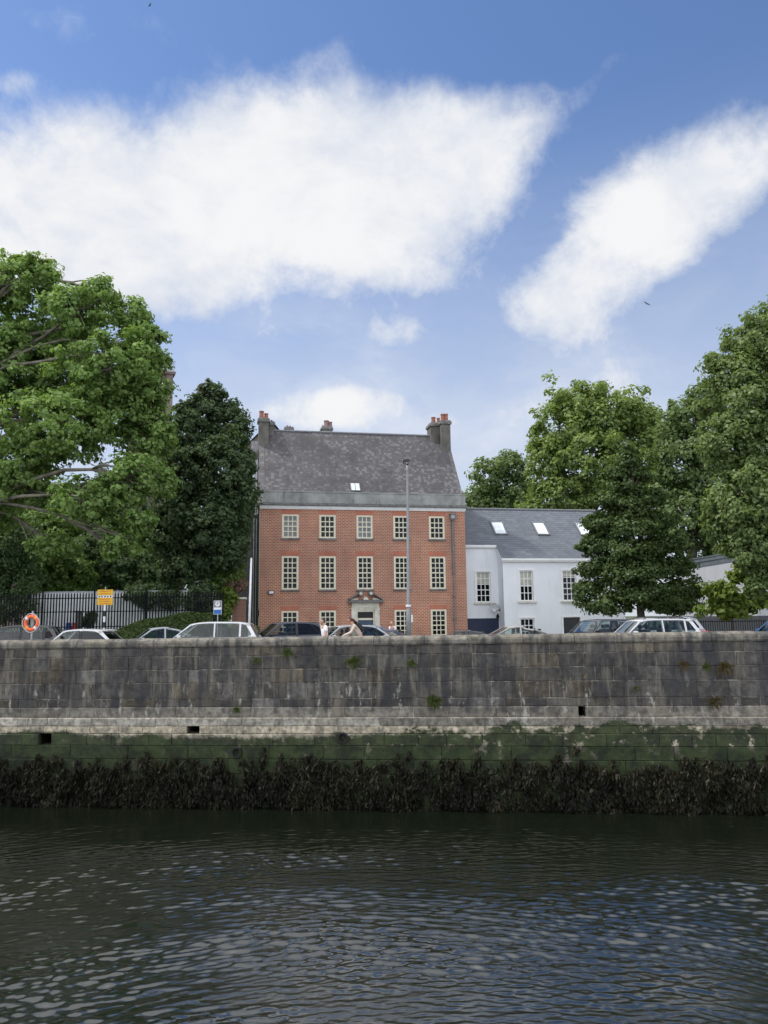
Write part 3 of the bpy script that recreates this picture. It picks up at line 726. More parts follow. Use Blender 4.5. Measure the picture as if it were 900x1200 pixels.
tree('conical_hornbeam', 'dark conical hornbeam in front of the white house at right', 'tree', 47, 750, 4.75,
     [(736,526,7,10,0),(734,542,14,14,0),(722,556,17,12,0),(750,556,17,12,0),(735,570,24,14,0),(712,586,22,12,-.4),(758,584,24,14,0),(736,596,26,14,-.5),(704,612,24,13,-.3),(768,610,26,14,0),(738,620,30,16,-1),(698,640,26,13,0),(775,638,30,15,0),(735,648,34,18,-1),(695,666,24,12,0),(788,664,30,15,0),(740,672,40,18,-1),(690,690,22,12,0),(803,688,24,15,0),(755,696,44,16,-1),(715,708,30,12,-.5),(785,708,36,13,-.5),(680,703,12,7,0),(704,620,16,14,0),(697,634,14,12,0),(694,612,12,10,0)],
     M['leaf_cone'], .16, .42, 60, .85, .26)
tree('edge_lime_tree', 'great lime tree at the right edge with drooping lower branches', 'tree', 41, 935, 4.85,
     [(880,400,34,30,0),(920,420,60,55,0),(860,440,34,26,-.5),(835,425,22,14,0),(880,480,40,44,-1),(850,520,30,34,-1),(920,520,60,60,-1),(870,580,40,44,-1.5),(850,610,26,34,-1),(910,610,60,50,-1),(880,640,34,34,-1.5),(930,370,40,30,0),(905,665,30,30,-1),(890,690,16,18,-1.5),(828,480,16,16,0)],
     M['leaf_right'], .17, .5, 60, .8, .5)
tree('young_sycamore', 'small bright yellow green sapling in front of the grey gabled annex', 'tree', 44, 850, 4.8,
     [(850,700,26,18,0),(872,672,20,16,0),(835,690,14,12,0),(865,712,24,14,0),(888,700,14,18,0),(845,716,28,10,0)], M['leaf_bright'], .2, .34, 26, .8, .07, fill=.3)
# shrubs and bushes behind the hoarding, left
def bush(name, label, D, lobes_px, mat, zb, leaf=.15, clump=.4, per=46, dens=.85, cat='bush', group=None, fill=.5):
    return tree(name, label, cat, D, sum(l[0] for l in lobes_px)/len(lobes_px), zb, lobes_px, mat, leaf, clump, per, dens, .09, 'bark', group, fill, 1.0, None, .8, 3)
G = 'bushes behind the pale hoarding'
bush('willow_bush', 'blue green feathery bush at the left edge behind the black fence', 46, [(5,712,34,20,-1),(30,700,16,18,-1),(10,640,36,34,0),(-20,660,40,40,0),(20,680,30,26,0),(0,610,26,20,0)], M['leaf_blue'], 5.8, .13, group=G)
bush('elder_bush', 'bright green elder bush above the left end of the hoarding', 50, [(65,655,30,24,0),(50,672,26,20,0),(85,675,26,20,0),(60,690,30,14,0)], M['leaf_bush'], 5.8, .18, group=G)
bush('laurel_bush', 'dark broad bush over the middle of the hoarding', 53, [(120,650,34,30,0),(150,668,34,24,0),(180,675,28,20,0),(105,682,30,16,0),(140,688,40,14,0)], M['leaf_blue'], 5.8, .18, group=G)
bush('overgrown_bush', 'tall olive bush rising under the plane tree branches', 58, [(80,625,44,30,0),(120,615,40,26,0),(40,620,40,26,0),(150,640,40,30,0)], M['leaf_bush'], 5.8, .2, .5, group=G)
bush('yew_bush', 'nearly black low bush overhanging the hoarding left of the dark tree trunk', 46.6, [(160,700,13,9,-1.7),(172,706,12,9,-1.7),(186,699,12,9,-1.7),(197,706,10,10,-1.7),(152,696,8,5,-1.7),(168,691,18,9,-.6),(190,690,16,9,-.6),(205,700,9,12,-1.4)], M['leaf_dark'], 6.0, .12, .26)
bush('holly_bush', 'dark holly bush behind the railings under the dark tree, right of its trunk', 44.2, [(228,705,18,14,0),(240,695,14,14,0),(250,712,12,14,0)], M['leaf_dark'], 5.85, .12, .3)
bush('tall_ivy_shrub', 'green shrub climbing beside the slate hung stair tower', 50.5, [(268,665,14,20,0),(276,635,12,18,0),(262,690,14,18,0),(280,668,10,12,0)], M['leaf_bush'], 4.7, .14, .35)
bush('background_trees', 'dim dark trees far behind the bushes at left', 75, [(30,640,70,60,0),(130,620,60,60,0),(200,640,50,60,0),(270,620,40,50,0),(-40,600,60,80,0),(215,690,60,34,0),(140,695,70,30,0),(280,690,40,34,0)], M['leaf_dark'], 5.0, .35, .9, 40, .7, 'trees')
# trimmed hedge
def hedge():
    root = thing('hedge', at(190, 742, 38.5), 0, 'long rounded clipped hedge in front of the black railings', 'hedge')
    o = root.location; P = []; Nn = []
    n = 26000; uu = rng.uniform(128, 252, n)
    topv = np.interp(uu, [128, 150, 175, 200, 230, 252], [741, 731, 724, 719, 716, 716])
    ph = rng.uniform(-.25, 1, n)*math.pi*.62
    X = (uu-450)/F*38.5/math.cos(PITCH); 
    zt = EYE+38.5*np.tan(PITCH-np.arctan((topv-600)/F)); zb = road_z(-11); hh = zt-zb
    r = rng.uniform(.9, 1.03, n)+.04*np.sin(X*3)
    yy = 38.5-np.cos(ph)*.75*r; zz = zb+hh*np.clip(.25+.75*np.sin(ph)*r, 0, 1.1)
    P = np.stack([X-o.x, yy-o.y, zz-o.z], 1); Nn = np.stack([0*X, -np.cos(ph), np.sin(ph)+.3], 1)
    leaves('foliage', P, Nn, .10, M['leaf_hedge'], root, .6)
    mb = MB()
    us = list(range(130, 253, 8)); vs = []
    for u in us:
        tv = float(np.interp(u, [128, 150, 175, 200, 230, 252], [741, 731, 724, 719, 716, 716])); x = (u-450)/F*38.5/math.cos(PITCH)
        z = EYE+38.5*math.tan(PITCH-math.atan((tv-600)/F)); h = z-zb
        for k in range(7):
            a = math.pi*k/6; vs.append((x-o.x, 38.5-math.cos(a)*.62-o.y, zb+h*.9*math.sin(a)-o.z))
    mb.poly(vs, [(i*7+k, i*7+k+1, (i+1)*7+k+1, (i+1)*7+k) for i in range(len(us)-1) for k in range(6)])
    mb.build('branch_mass', M['bark'], root)
hedge()

# ------------------------------------------------------------------ windows
def opening_wall(mb, s0, s1, z0, z1, ops, y=0, reveal=.12, mi=0):
    cx = sorted({s0, s1, *[q for o in ops for q in (o[0], o[1])]}); cz = sorted({z0, z1, *[q for o in ops for q in (max(z0, o[2]), o[3])]})
    for a, b in zip(cx, cx[1:]):
        for c, d in zip(cz, cz[1:]):
            m = ((a+b)/2, (c+d)/2)
            if any(o[0] < m[0] < o[1] and o[2] < m[1] < o[3] for o in ops): continue
            mb.poly([(a, y, c), (b, y, c), (b, y, d), (a, y, d)], [(0, 1, 2, 3)], mi)
    for o in ops:
        a, b, c, d = o; c = max(c, z0)
        mb.poly([(a, y, c), (b, y, c), (b, y, d), (a, y, d), (a, y+reveal, c), (b, y+reveal, c), (b, y+reveal, d), (a, y+reveal, d)],
                [(0, 3, 7, 4), (1, 5, 6, 2), (3, 2, 6, 7), (0, 4, 5, 1)], mi)
def window(parent, s0, s1, z0, z1, nc, nr, y, fw=.14, mw=.055, mat='cream', glass='glass', sill='stone_dark', blind=0, proud=.02, open_=False, thing_label=None):
    mb = MB(); e = .004
    y0 = y-proud; y1 = y+.09
    mb.box(s0+e, s0+fw, y0, y1, z0+e, z1-e); mb.box(s1-fw, s1-e, y0, y1, z0+e, z1-e)
    mb.box(s0+fw, s1-fw, y0, y1, z1-fw*.9, z1-e); mb.box(s0+fw, s1-fw, y0, y1, z0+e, z0+fw*.8)
    a, b, c, d = s0+fw, s1-fw, z0+fw*.8, z1-fw*.9
    for k in range(1, nc):
        x = a+(b-a)*k/nc; mb.box(x-mw/2, x+mw/2, y+.015, y+.07, c, d)
    for k in range(1, nr):
        z = c+(d-c)*k/nr; m = mw*(1.35 if k == nr//2 else 1); off = -.003 if k == nr//2 else .0175
        mb.box(a, b, y+off, y+.068, z-m/2, z+m/2)
    f = mb.build('window', M[mat], parent)
    if thing_label: f['label'] = thing_label
    mb = MB(); mb.box(a, b, y+.055, y+.062, c, d); mb.build('pane', M[glass], f)
    if blind:
        mb = MB(); mb.box(a, b, y+.049, y+.053, d-(d-c)*blind, d); mb.build('blind', M['blind'], f)
    if sill:
        mb = MB(); mb.box(s0-.07, s1+.07, y-.11, y+.02, z0-.13, z0-.002); mb.build('sill', M[sill], f, bevel=.01, seg=1)
    return f

# ------------------------------------------------------------------ brick house
HZ = 4.6; HA = R(11); HO = Vector((-8.594, 53.0, HZ))
bh = thing('brick_house', HO, HA, 'three storey red brick Georgian house with steep slate roof and small pane windows', 'house')
WD = 14.77; DP = 8.8
cent = [2.07, 4.68, 7.33, 10.0, 12.64]; hw = .58
ops = []
for c in cent: ops += [(c-hw, c+hw, 7.32, 8.98), (c-hw, c+hw, 3.73, 6.05)]
for k, c in enumerate(cent):
    if k != 2: ops.append((c-hw, c+hw, .05, 2.27))
DX0, DX1, DZ1 = 6.78, 7.88, 2.15
ops.append((DX0, DX1, 0, DZ1))
mb = MB(); opening_wall(mb, 0, WD, 0, 9.5, ops, 0, .16)
mb.box(.002, WD-.002, .17, .4, 0, 10.0, 0)
mb.build('front_wall', M['brick'], bh)
mb = MB()
gab = lambda x0, x1: mb.poly([(x, y, z) for x in (x0, x1) for y, z in ((.003, 0), (DP, 0), (DP, 10.4), (4.4, 15.9), (.42, 10.4), (.003, 10.4))], [tuple(range(5, -1, -1)), tuple(range(6, 12))]+[(k, (k+1) % 6, 6+(k+1) % 6, 6+k) for k in range(6)])
gab(-.004, .3); gab(WD-.3, WD+.004); mb.box(0, WD, DP-.3, DP, 0, 10.3); mb.build('flank_wall', M['flank'], bh)
for zi, (z0, z1, nr) in enumerate(((7.32, 8.98, 4), (3.73, 6.05, 6), (.05, 2.27, 6))):
    for k, c in enumerate(cent):
        if zi == 2 and k == 2: continue
        gl = 'glass_curtain' if (zi == 0 and k in (0, 2)) else 'glass'
        window(bh, c-hw, c+hw, z0, z1, 3, nr, .01, .135, .06, glass=gl)
        if zi: 
            mb = MB(); mb.poly([(c-hw-.02, -.004, z1+.01), (c+hw+.02, -.004, z1+.01), (c+hw+.12, -.004, z1+.34), (c-hw-.12, -.004, z1+.34)], [(0, 1, 2, 3)])
            mb.poly([(c-hw-.02, -.004, z1+.01), (c+hw+.02, -.004, z1+.01), (c+hw+.02, .01, z1+.01), (c-hw-.02, .01, z1+.01)], [(0, 1, 2, 3)])
        else:
            mb = MB(); mb.poly([(c-hw-.02, -.004, z1+.01), (c+hw+.02, -.004, z1+.01), (c+hw+.1, -.004, z1+.3), (c-hw-.1, -.004, z1+.3)], [(0, 1, 2, 3)])
        mb.build('brick_lintel', M['brick_arch'], bh)
mb = MB(); mb.box(-.06, WD+.06, -.10, .1, 9.44, 9.60); mb.box(-.03, WD+.03, -.06, .1, 9.36, 9.44); mb.build('cornice', M['white'], bh)
mb = MB(); mb.box(-.16, WD+.16, -.26, .42, 9.603, 9.70); mb.box(-.12, WD+.12, -.19, .42, 9.70, 9.80); mb.build('gutter_ledge', M['stone_dark'], bh, bevel=.015, seg=1)
mb = MB()
nsec = 9
for k in range(nsec):
    a = -.06+(WD+.12)*k/nsec; mb.box(a+.004, a+(WD+.12)/nsec-.004, -.09+random.uniform(-.006, .006), .36, 9.80, 10.55)
mb.box(-.1, WD+.1, -.12, .40, 10.55, 10.63); mb.build('parapet', M['parapet'], bh)
mb = MB()
rf = mb.build('roof', M['slate_old'], bh) if False else None
mb = MB(); o_ = .06
mb.poly([(-o_, .3, 10.28), (WD+o_, .3, 10.28), (WD+o_, 4.4, 16.05), (-o_, 4.4, 16.05), (-o_, 8.95, 9.9), (WD+o_, 8.95, 9.9),
         (-o_, .42, 10.2), (WD+o_, .42, 10.2), (WD+o_, 4.4, 15.9), (-o_, 4.4, 15.9)], [(0,1,2,3),(3,2,5,4),(0,3,9,6),(1,7,8,2)])
rf = mb.build('roof', M['slate_old'], bh)
mb = MB(); mb.tube([(-.08, 4.4, 16.05), (WD+.08, 4.4, 16.05)], .09, 8); mb.build('ridge_tiles', M['lead'], rf)
for x0, x1 in ((-.075, .30), (WD-.22, WD+.075)):       # pale verge slates along the gable edges
    mb = MB(); mb.poly([(x0, .3, 10.30), (x1, .3, 10.30), (x1, 3.5, 10.30+3.2*1.407), (x0, 3.5, 10.30+3.2*1.407)], [(0,1,2,3)])
    mb.build('verge', M['slate_hung'], rf)
def roof_z(d): return 10.28+(d-.3)*1.407
# rooflight
mb = MB(); a0, a1 = 6.52, 7.12; d0, d1 = .72, 1.12
def sl(x, d, h): return (x, d-h*.815, roof_z(d)+h*.58)
def slab(mb, x0, x1, d0, d1, h0, h1): 
    mb.poly([sl(x0,d0,h0),sl(x1,d0,h0),sl(x1,d1,h0),sl(x0,d1,h0),sl(x0,d0,h1),sl(x1,d0,h1),sl(x1,d1,h1),sl(x0,d1,h1)], [(0,3,2,1),(4,5,6,7),(0,1,5,4),(1,2,6,5),(2,3,7,6),(3,0,4,7)])
slab(mb, a0-.06, a1+.06, d0-.03, d1+.03, .005, .07); q = mb.build('rooflight', M['lead'], rf)
mb = MB(); slab(mb, a0, a0+.27, d0, d1, .072, .08); slab(mb, a0+.32, a1, d0, d1, .072, .08); mb.build('pane', M['skylight_glass'], q)
# chimneys
def chimney(stacks, pots, z1, mats='chimney', name='chimney', parent=None):
    mb = MB()
    for (x0, x1, y0, y1, zb, zt) in stacks: mb.box(x0, x1, y0, y1, zb, zt-.32)
    c = mb.build(name, M[mats], parent, bevel=.03, seg=2)
    mb = MB()
    for k, (x0, x1, y0, y1, zb, zt) in enumerate(stacks):
        e = .004*k
        mb.box(x0-.09+e, x1+.09-e, y0-.09+e, y1+.09-e, zt-.32, zt-.1-e); mb.box(x0-.03, x1+.03, y0-.03, y1+.03, zt-.1-e, zt-e)
    mb.build('chimney_cap', M['stone_dark'], c, bevel=.02, seg=1)
    for (x, y, z, r, h, m) in pots:
        mb = MB(); mb.lathe([(r*1.05, 0), (r, .06), (r*.82, h*.8), (r*.98, h*.86), (r*.98, h), (r*.7, h), (r*.7, h-.1)], 12, 0, Matrix.Translation((x, y, z)))
        mb.build('chimney_pot', M[m], c, smooth=False)
    return c
chimney([(-.10, .66, 3.35, 4.2, 13.6, 16.75), (.66, 1.08, 4.1, 5.2, 14.2, 16.72)], [(.12, 3.8, 16.75, .19, .62, 'pot'), (.48, 4.0, 16.75, .17, .5, 'pot')], 0, parent=rf)
chimney([(14.08, 14.84, 3.40, 4.25, 13.8, 17.12), (13.38, 14.08, 3.95, 5.2, 14.2, 17.05)], [(14.32, 3.8, 17.12, .17, .58, 'pot'), (14.62, 3.9, 17.12, .19, .62, 'pot'), (13.75, 4.5, 17.05, .19, .55, 'pot'), (14.1, 4.3, 17.1, .14, .4, 'pot')], 0, parent=rf)
# doorcase
dc_m = MB()
dc_m.box(6.33, DX0-.1, -.14, .05, 0, 2.35); dc_m.box(DX1+.1, 8.33, -.14, .05, 0, 2.35)      # pilasters
dc_m.box(DX0-.1, DX0, -.07, .1, 0, DZ1); dc_m.box(DX1, DX1+.1, -.07, .1, 0, DZ1); dc_m.box(DX0-.1, DX1+.1, -.075, .1, DZ1, DZ1+.12)
dc_m.box(DX0-.1, DX1+.1, -.12, .05, DZ1+.12, 2.35)
dc_m.box(6.27, 8.39, -.16, .05, 2.35, 2.43); dc_m.box(6.36, 8.30, -.13, .05, 2.43, 2.80)
dc = dc_m.build('doorcase', M['stone_pale'], bh, bevel=.012, seg=1)
mb = MB(); mb.prism([(-.42, 0), (-.2, .28), (0, .06), (.2, .28), (.42, 0), (.2, -.04), (-.2, -.04)], -.18, -.12, M=Matrix.Translation((7.33, 0, 2.5))); mb.build('frieze_carving', M['stone_pale'], dc)
pd = MB(); pd.box(6.08, 8.58, -.42, .05, 2.80, 2.90); pd.box(6.16, 8.50, -.34, .05, 2.90, 2.97)
for sgn in (-1, 1):       # swan neck scrolls
    pts = []; 
    for k in range(9):
        q = k/8; pts.append((7.33+sgn*(1.22-.85*q), 2.99+.50*(q**1.5)+.05*math.sin(q*math.pi)))
    up = [(x, z+.09) for x, z in pts]; pd.prism(pts+up[::-1], -.36, .02)
    MM = Matrix.Translation((7.33+sgn*.36, -.17, 3.42)) @ Matrix.Rotation(R(90), 4, 'X'); pd.lathe([(.17, -.2), (.17, .2)], 14, 0, MM)
pdo = pd.build('pediment', M['stone_dark'], dc)
mb = MB()
for sgn in (-1, 1):
    MM = Matrix.Translation((7.33+sgn*.36, -.385, 3.42)) @ Matrix.Rotation(R(90), 4, 'X'); mb.lathe([(.10, -.01), (.10, .03), (.03, .05)], 12, 0, MM)
    mb.prism([(7.33+sgn*.5, 3.0), (7.33+sgn*.55, 3.12), (7.33+sgn*.95, 3.04), (7.33+sgn*1.02, 2.98)][::sgn], -.2, -.1)
mb.prism([(7.13, 2.98), (7.2, 3.12), (7.33, 3.2), (7.46, 3.12), (7.53, 2.98)], -.3, 0)
mb.build('scroll_rosette', M['stone_pale'], pdo)
mb = MB(); mb.box(DX0, DX1, .05, .12, 1.58, 1.72); mb.build('transom', M['cream'], dc)
mb = MB(); mb.box(DX0, DX1, .09, .11, 1.72, DZ1); mb.build('fanlight', M['glass'], dc)
mb = MB(); mb.box(DX0, DX1, .08, .13, 0, 1.58)
for (x0, x1, z0, z1) in ((.12, .5, .15, .7), (.6, .98, .15, .7), (.12, .5, .82, 1.45), (.6, .98, .82, 1.45)):
    mb.box(DX0+x0, DX0+x1, .062, .08, z0, z1)
d_ = mb.build('front_door', M['door_blue'], bh); mb = MB(); mb.lathe([(.03, 0), (.035, .03), (.01, .05)], 10, 0, Matrix.Translation((DX0+.55, .08, .8)) @ Matrix.Rotation(R(90), 4, 'X')); mb.build('door_knob', M['rim'], d_)
mb = MB(); mb.box(6.3, 8.36, -.6, -.02, -.2, .0); mb.build('door_step', M['stone_pale'], bh)
# downpipe
mb = MB(); mb.box(13.62, 14.0, -.26, -.01, 8.72, 9.2); mb.box(13.58, 14.04, -.29, -.01, 9.1, 9.2); h_ = mb.build('rain_hopper', M['lead'], bh, bevel=.02, seg=1)
mb = MB(); mb.box(13.7, 13.92, -.275, -.262, 8.84, 9.04); mb.build('hopper_crest', M['galv'], h_)
mb = MB(); mb.tube([(13.81, -.1, 8.75), (13.81, -.1, 4.9)], .085, 10); mb.tube([(13.81, -.1, 4.9), (13.81, -.1, 0)], .05, 8)
for z in (8.3, 6.9, 5.3, 4.85, 3.2, 1.6): mb.box(13.69, 13.93, -.2, -.005, z, z+.06)
mb.build('downpipe', M['lead'], bh, smooth=False)
mb = MB(); mb.box(.56, .98, -.13, -.005, 3.42, 3.66); q = mb.build('alarm_box', M['black_trim'], bh, bevel=.02, seg=1)
mb = MB(); mb.box(.63, .93, -.137, -.131, 3.46, 3.62); mb.build('alarm_label', M['white'], q)
mb = MB()
for (x, d) in ((-.09, 1.4), (-.09, 4.6)): mb.tube([(x, d, 9.6), (x, d, .1)], .05, 8)
mb.tube([(-.09, .3, 9.5), (-.09, 1.4, 9.2)], .04, 6); mb.box(-.12, -.02, .8, 1.3, 1.9, 2.4); mb.build('soil_pipe', M['black_trim'], bh)

# chimneys of the houses behind: their own small buildings
def back_block(u, D, zt, wpx, name, label, pots, offs):
    P = at(u, 600, D); root = thing(name, (P.x, D, HZ), HA, label, 'house', 'slate roofed houses behind the brick house'); w2 = 3.2
    mb = MB(); mb.box(-w2, w2, 0, 7, 0, zt-HZ-3.2); mb.build('wall', M['render_grey'], root)
    mb = MB(); rz_ = zt-HZ-1.3; e = zt-HZ-3.3
    mb.poly([(-w2-.2, -.3, e), (w2+.2, -.3, e), (w2+.2, 3.5, rz_), (-w2-.2, 3.5, rz_), (-w2-.2, 7.3, e), (w2+.2, 7.3, e)], [(0,1,2,3),(3,2,5,4),(0,3,4),(1,5,2)])
    r_ = mb.build('roof', M['slate_old'], root)
    k = wpx*D/F/2
    chimney([(-k, k, 2.9, 3.9, rz_-1, zt-HZ)], [(a*k, 3.4, zt-HZ, .17*s, .45*s, 'pot_dull') for a, s in pots], 0, 'stone_dark', 'chimney', r_)
zt1 = at(341, 495, 66).z+.35; zt2 = at(388, 495, 67).z+.35
back_block(341, 66, zt1, 10, 'rear_house', 'rear house of which only a low dark chimney shows above the ridge, left', [(-.35, .5), (.3, .45)], 0)
rb = back_block(388, 67, zt2, 13, 'rear_house', 'rear house with tall clay pots on its chimney above the middle of the ridge', [(-.7, .5), (.0, 1.5), (.72, 1.25)], 0)

# slate-hung stair tower and pier left of the house
P = at(278.5, 700, 57.5); st = thing('slate_hung_tower', (P.x, 57.5, HZ), HA, 'narrow slate hung stair tower against the left flank of the brick house', 'building')
hT = at(280, 604, 57.5).z-HZ
mb = MB(); opening_wall(mb, 0, 1.3, 0, hT, [(.22, .62, hT-2.25, hT-2.02)], 0, .3); mb.poly([(0, 0, 0), (0, 3, 0), (0, 3, hT), (0, 0, hT)], [(0,1,2,3)]); mb.poly([(1.3, 0, 0), (1.3, 3, 0), (1.3, 3, hT), (1.3, 0, hT)], [(0,1,2,3)])
mb.box(0.1, 1.2, .3, .35, 0, hT-.1); mb.build('wall', M['slate_hung'], st)
mb = MB(); mb.box(-.06, 1.36, -.08, 3.05, hT, hT+.13); mb.build('roof_cap', M['parapet'], st)
mb = MB(); mb.box(.2, .64, -.03, .0, hT-2.9, hT-2.3); mb.build('louvre', M['black_trim'], st)
mb = MB(); mb.tube([(1.15, -.06, hT-.2), (1.15, -.06, .2)], .05, 8); mb.build('downpipe', M['galv'], st)
P = at(271.5, 740, 46); pier = thing('brick_pier', (P.x, 46, 4.45), 0, 'old red brick gate pier overgrown with ivy left of the flagpole', 'pier')
ph_ = at(278, 700, 46).z-4.45
mb = MB(); mb.box(0, .72, 0, .6, 0, ph_-.12); mb.build('brick_shaft', M['brick_pier'], pier); mb = MB(); mb.box(-.05, .77, -.05, .65, ph_-.12, ph_); mb.build('pier_cap', M['stone_pale'], pier, bevel=.02, seg=1)
bush('ivy', 'light green ivy spilling over the brick pier', 45.6, [(263,715,9,16,0),(272,703,9,6,0),(258,730,8,10,0),(268,695,8,4,0)], M['leaf_bright'], 4.5, .12, .22, 40, .9)
bush('valerian', 'bushy valerian with dull pink flowers growing on top of the brick pier', 46.2, [(275,688,14,7,0),(284,685,8,6,0)], M['leaf_pink'], 6.0, .10, .22, 30, .8, 'flowering plant')
bush('buddleia', 'feathery grey green shrub beside the brick pier', 47, [(256,695,13,16,0),(262,680,12,14,0),(250,705,9,12,0),(272,672,12,12,0)], M['leaf_bush'], 4.6, .12, .3)

# ------------------------------------------------------------------ white house
wh = thing('white_house', HO+Vector((math.cos(HA)*WD, math.sin(HA)*WD, 0)), HA, 'two storey white rendered house with grey slate roof, roof windows and stepped front', 'house')
B1, B2, SX = 1.0, 2.15, 17.93-WD          # front planes, step position (local x starts at the brick house)
EX = 27.6-WD; Z1, Z2 = 6.05, 7.12
def L(s): return s-WD
mb = MB()
opening_wall(mb, L(17.93), EX, 0, Z1, [(L(19.21), L(20.27), 2.84, 5.1), (L(22.62), L(23.75), 2.84, 5.1), (L(25.1), L(26.2), 2.84, 5.1), (L(19.14), L(20.25), .1, 1.55), (L(22.55), L(23.9), 0, 1.6)], B1, .14)
opening_wall(mb, .01, L(17.93), 0, Z2, [(L(16.19), L(17.33), 2.8, 5.08), (L(15.0), L(17.9), 0, 1.6)], B2, .14)
mb.poly([(SX, B1, 0), (SX, B2, 0), (SX, B2, Z2), (SX, B1, Z1)], [(0,1,2,3)])
mb.poly([(EX, B1, 0), (EX, 9.9, 0), (EX, 9.9, Z1), (EX, 5.45, 10.2), (EX, B1, Z1)], [(0,1,2,3,4)])
mb.box(.02, EX-.02, 9.6, 9.9, 0, Z1); mb.box(SX, EX-.02, B1+.2, B1+.3, 0, Z1); mb.box(.02, SX-.02, B2+.2, B2+.3, 0, Z2)
mb.build('wall', M['render_white'], wh)
sl2 = (10.3-Z1)/(5.45-B1)
def rz2(d): return Z1+.06+(d-B1)*sl2
mb = MB()
mb.poly([(.0, B2-.12, rz2(B2-.12)), (SX-.1, B2-.12, rz2(B2-.12)), (SX-.1, B1-.15, rz2(B1-.15)), (EX+.15, B1-.15, rz2(B1-.15)), (EX+.15, 5.45, rz2(5.45)), (0, 5.45, rz2(5.45))], [(0,1,2,3,4,5)])
mb.poly([(0, 5.45, rz2(5.45)), (EX+.15, 5.45, rz2(5.45)), (EX+.15, 10.0, rz2(.9)), (0, 10.0, rz2(.9))], [(0,1,2,3)])
wr = mb.build('roof', M['slate_new'], wh)
mb = MB(); mb.tube([(0, 5.45, rz2(5.45)+.02), (EX+.2, 5.45, rz2(5.45)+.02)], .1, 8); mb.build('ridge_tiles', M['lead'], wr)
mb = MB()
mb.box(.0, SX-.12, B2-.2, B2+.01, Z2-.16, Z2-.02); mb.box(SX-.12, EX+.15, B1-.24, B1+.01, Z1-.2, Z1-.04)
mb.box(.0, SX-.12, B2-.13, B2+.005, Z2-.24, Z2-.16); mb.box(SX-.12, EX+.1, B1-.15, B1+.005, Z1-.3, Z1-.2)
mb.poly([(SX-.14, B1-.2, Z1-.2), (SX-.14, B2+.05, Z2-.2), (SX-.14, B2+.05, Z2+.02), (SX-.14, B1-.2, Z1-.03), (SX-.004, B1-.2, Z1-.2), (SX-.004, B2+.05, Z2-.2), (SX-.004, B2+.05, Z2+.02), (SX-.004, B1-.2, Z1-.03)],
        [(0,1,2,3),(7,6,5,4),(0,3,7,4),(0,4,5,1)])
mb.build('gutter', M['white'], wr)
def skylight(sc_, d0, d1, w_):
    def P_(x, d, h): return (x, d-h*.69, rz2(d)+h*.72)
    mb = MB()
    def sb(x0, x1, e0, e1, h0, h1):
        mb.poly([P_(x0,e0,h0),P_(x1,e0,h0),P_(x1,e1,h0),P_(x0,e1,h0),P_(x0,e0,h1),P_(x1,e0,h1),P_(x1,e1,h1),P_(x0,e1,h1)], [(0,3,2,1),(4,5,6,7),(0,1,5,4),(1,2,6,5),(2,3,7,6),(3,0,4,7)])
    sb(sc_-w_/2-.1, sc_+w_/2+.1, d0-.08, d0, .0, .1); sb(sc_-w_/2-.1, sc_+w_/2+.1, d1, d1+.08, .0, .1); sb(sc_-w_/2-.1, sc_-w_/2, d0, d1, 0, .1); sb(sc_+w_/2, sc_+w_/2+.1, d0, d1, 0, .1)
    q = mb.build('roof_window', M['lead'], wr)
    mb = MB(); sb(sc_-w_/2, sc_+w_/2, d0, d1, .02, .06); mb.build('pane', M['skylight_glass'], q)
for s in (18.62, 22.1, 25.6): skylight(L(s+(.15 if s > 25 else 0)), 3.05, 4.12, .86)
def trimmed(s0, s1, z0, z1, y, nr, blind, **kw):
    f = window(wh, L(s0), L(s1), z0, z1, 3, nr, y+.07, .09, .05, 'white', 'glass', None, blind, proud=.01)
    mb = MB(); t_ = .13; a, b = L(s0), L(s1)
    mb.box(a-t_, a, y-.035, y+.06, z0, z1); mb.box(b, b+t_, y-.035, y+.06, z0, z1); mb.box(a-t_, b+t_, y-.04, y+.06, z1, z1+t_); mb.build('surround', M['white'], f)
    mb = MB(); mb.box(a-t_-.06, b+t_+.06, y-.13, y+.06, z0-.14, z0-.002); mb.build('sill', M['stone_pale'], f)
trimmed(16.19, 17.33, 2.8, 5.08, B2, 5, .38); trimmed(19.21, 20.27, 2.84, 5.1, B1, 4, .5); trimmed(22.62, 23.75, 2.84, 5.1, B1, 5, .17); trimmed(25.1, 26.2, 2.84, 5.1, B1, 5, .17)
trimmed(19.14, 20.25, .1, 1.55, B1, 3, 0)
mb = MB(); mb.box(L(15.0), L(17.9), B2+.05, B2+.1, 0, 1.6)
for k in range(5): mb.box(L(15.05), L(17.85), B2+.035, B2+.05, .05+k*.31, .32+k*.31)
mb.build('garage_door', M['navy'], wh)
mb = MB(); mb.box(L(22.6), L(23.85), B1+.06, B1+.11, 0, 1.58)
for x0 in (22.7, 23.27): mb.box(L(x0), L(x0+.48), B1+.045, B1+.06, .15, 1.45)
mb.build('front_door', M['black_trim'], wh)
mb = MB(); mb.box(L(22.42), L(22.55), B1-.04, B1+.06, 0, 1.73); mb.box(L(23.9), L(24.03), B1-.04, B1+.06, 0, 1.73); mb.box(L(22.55), L(23.9), B1-.04, B1+.06, 1.6, 1.73); mb.build('door_surround', M['white'], wh)
mb = MB(); MM = Matrix.Translation((L(17.42), B2-.45, 2.38)) @ Matrix.Rotation(R(78), 4, 'X') @ Matrix.Rotation(R(-15), 4, 'Y')
mb.lathe([(.02, 0), (.15, .015), (.26, .05), (.33, .10), (.34, .10), (.27, .045), (.15, .005), (.02, -.01)], 20, 0, MM); q = mb.build('satellite_dish', M['dish'], wh, smooth=True)
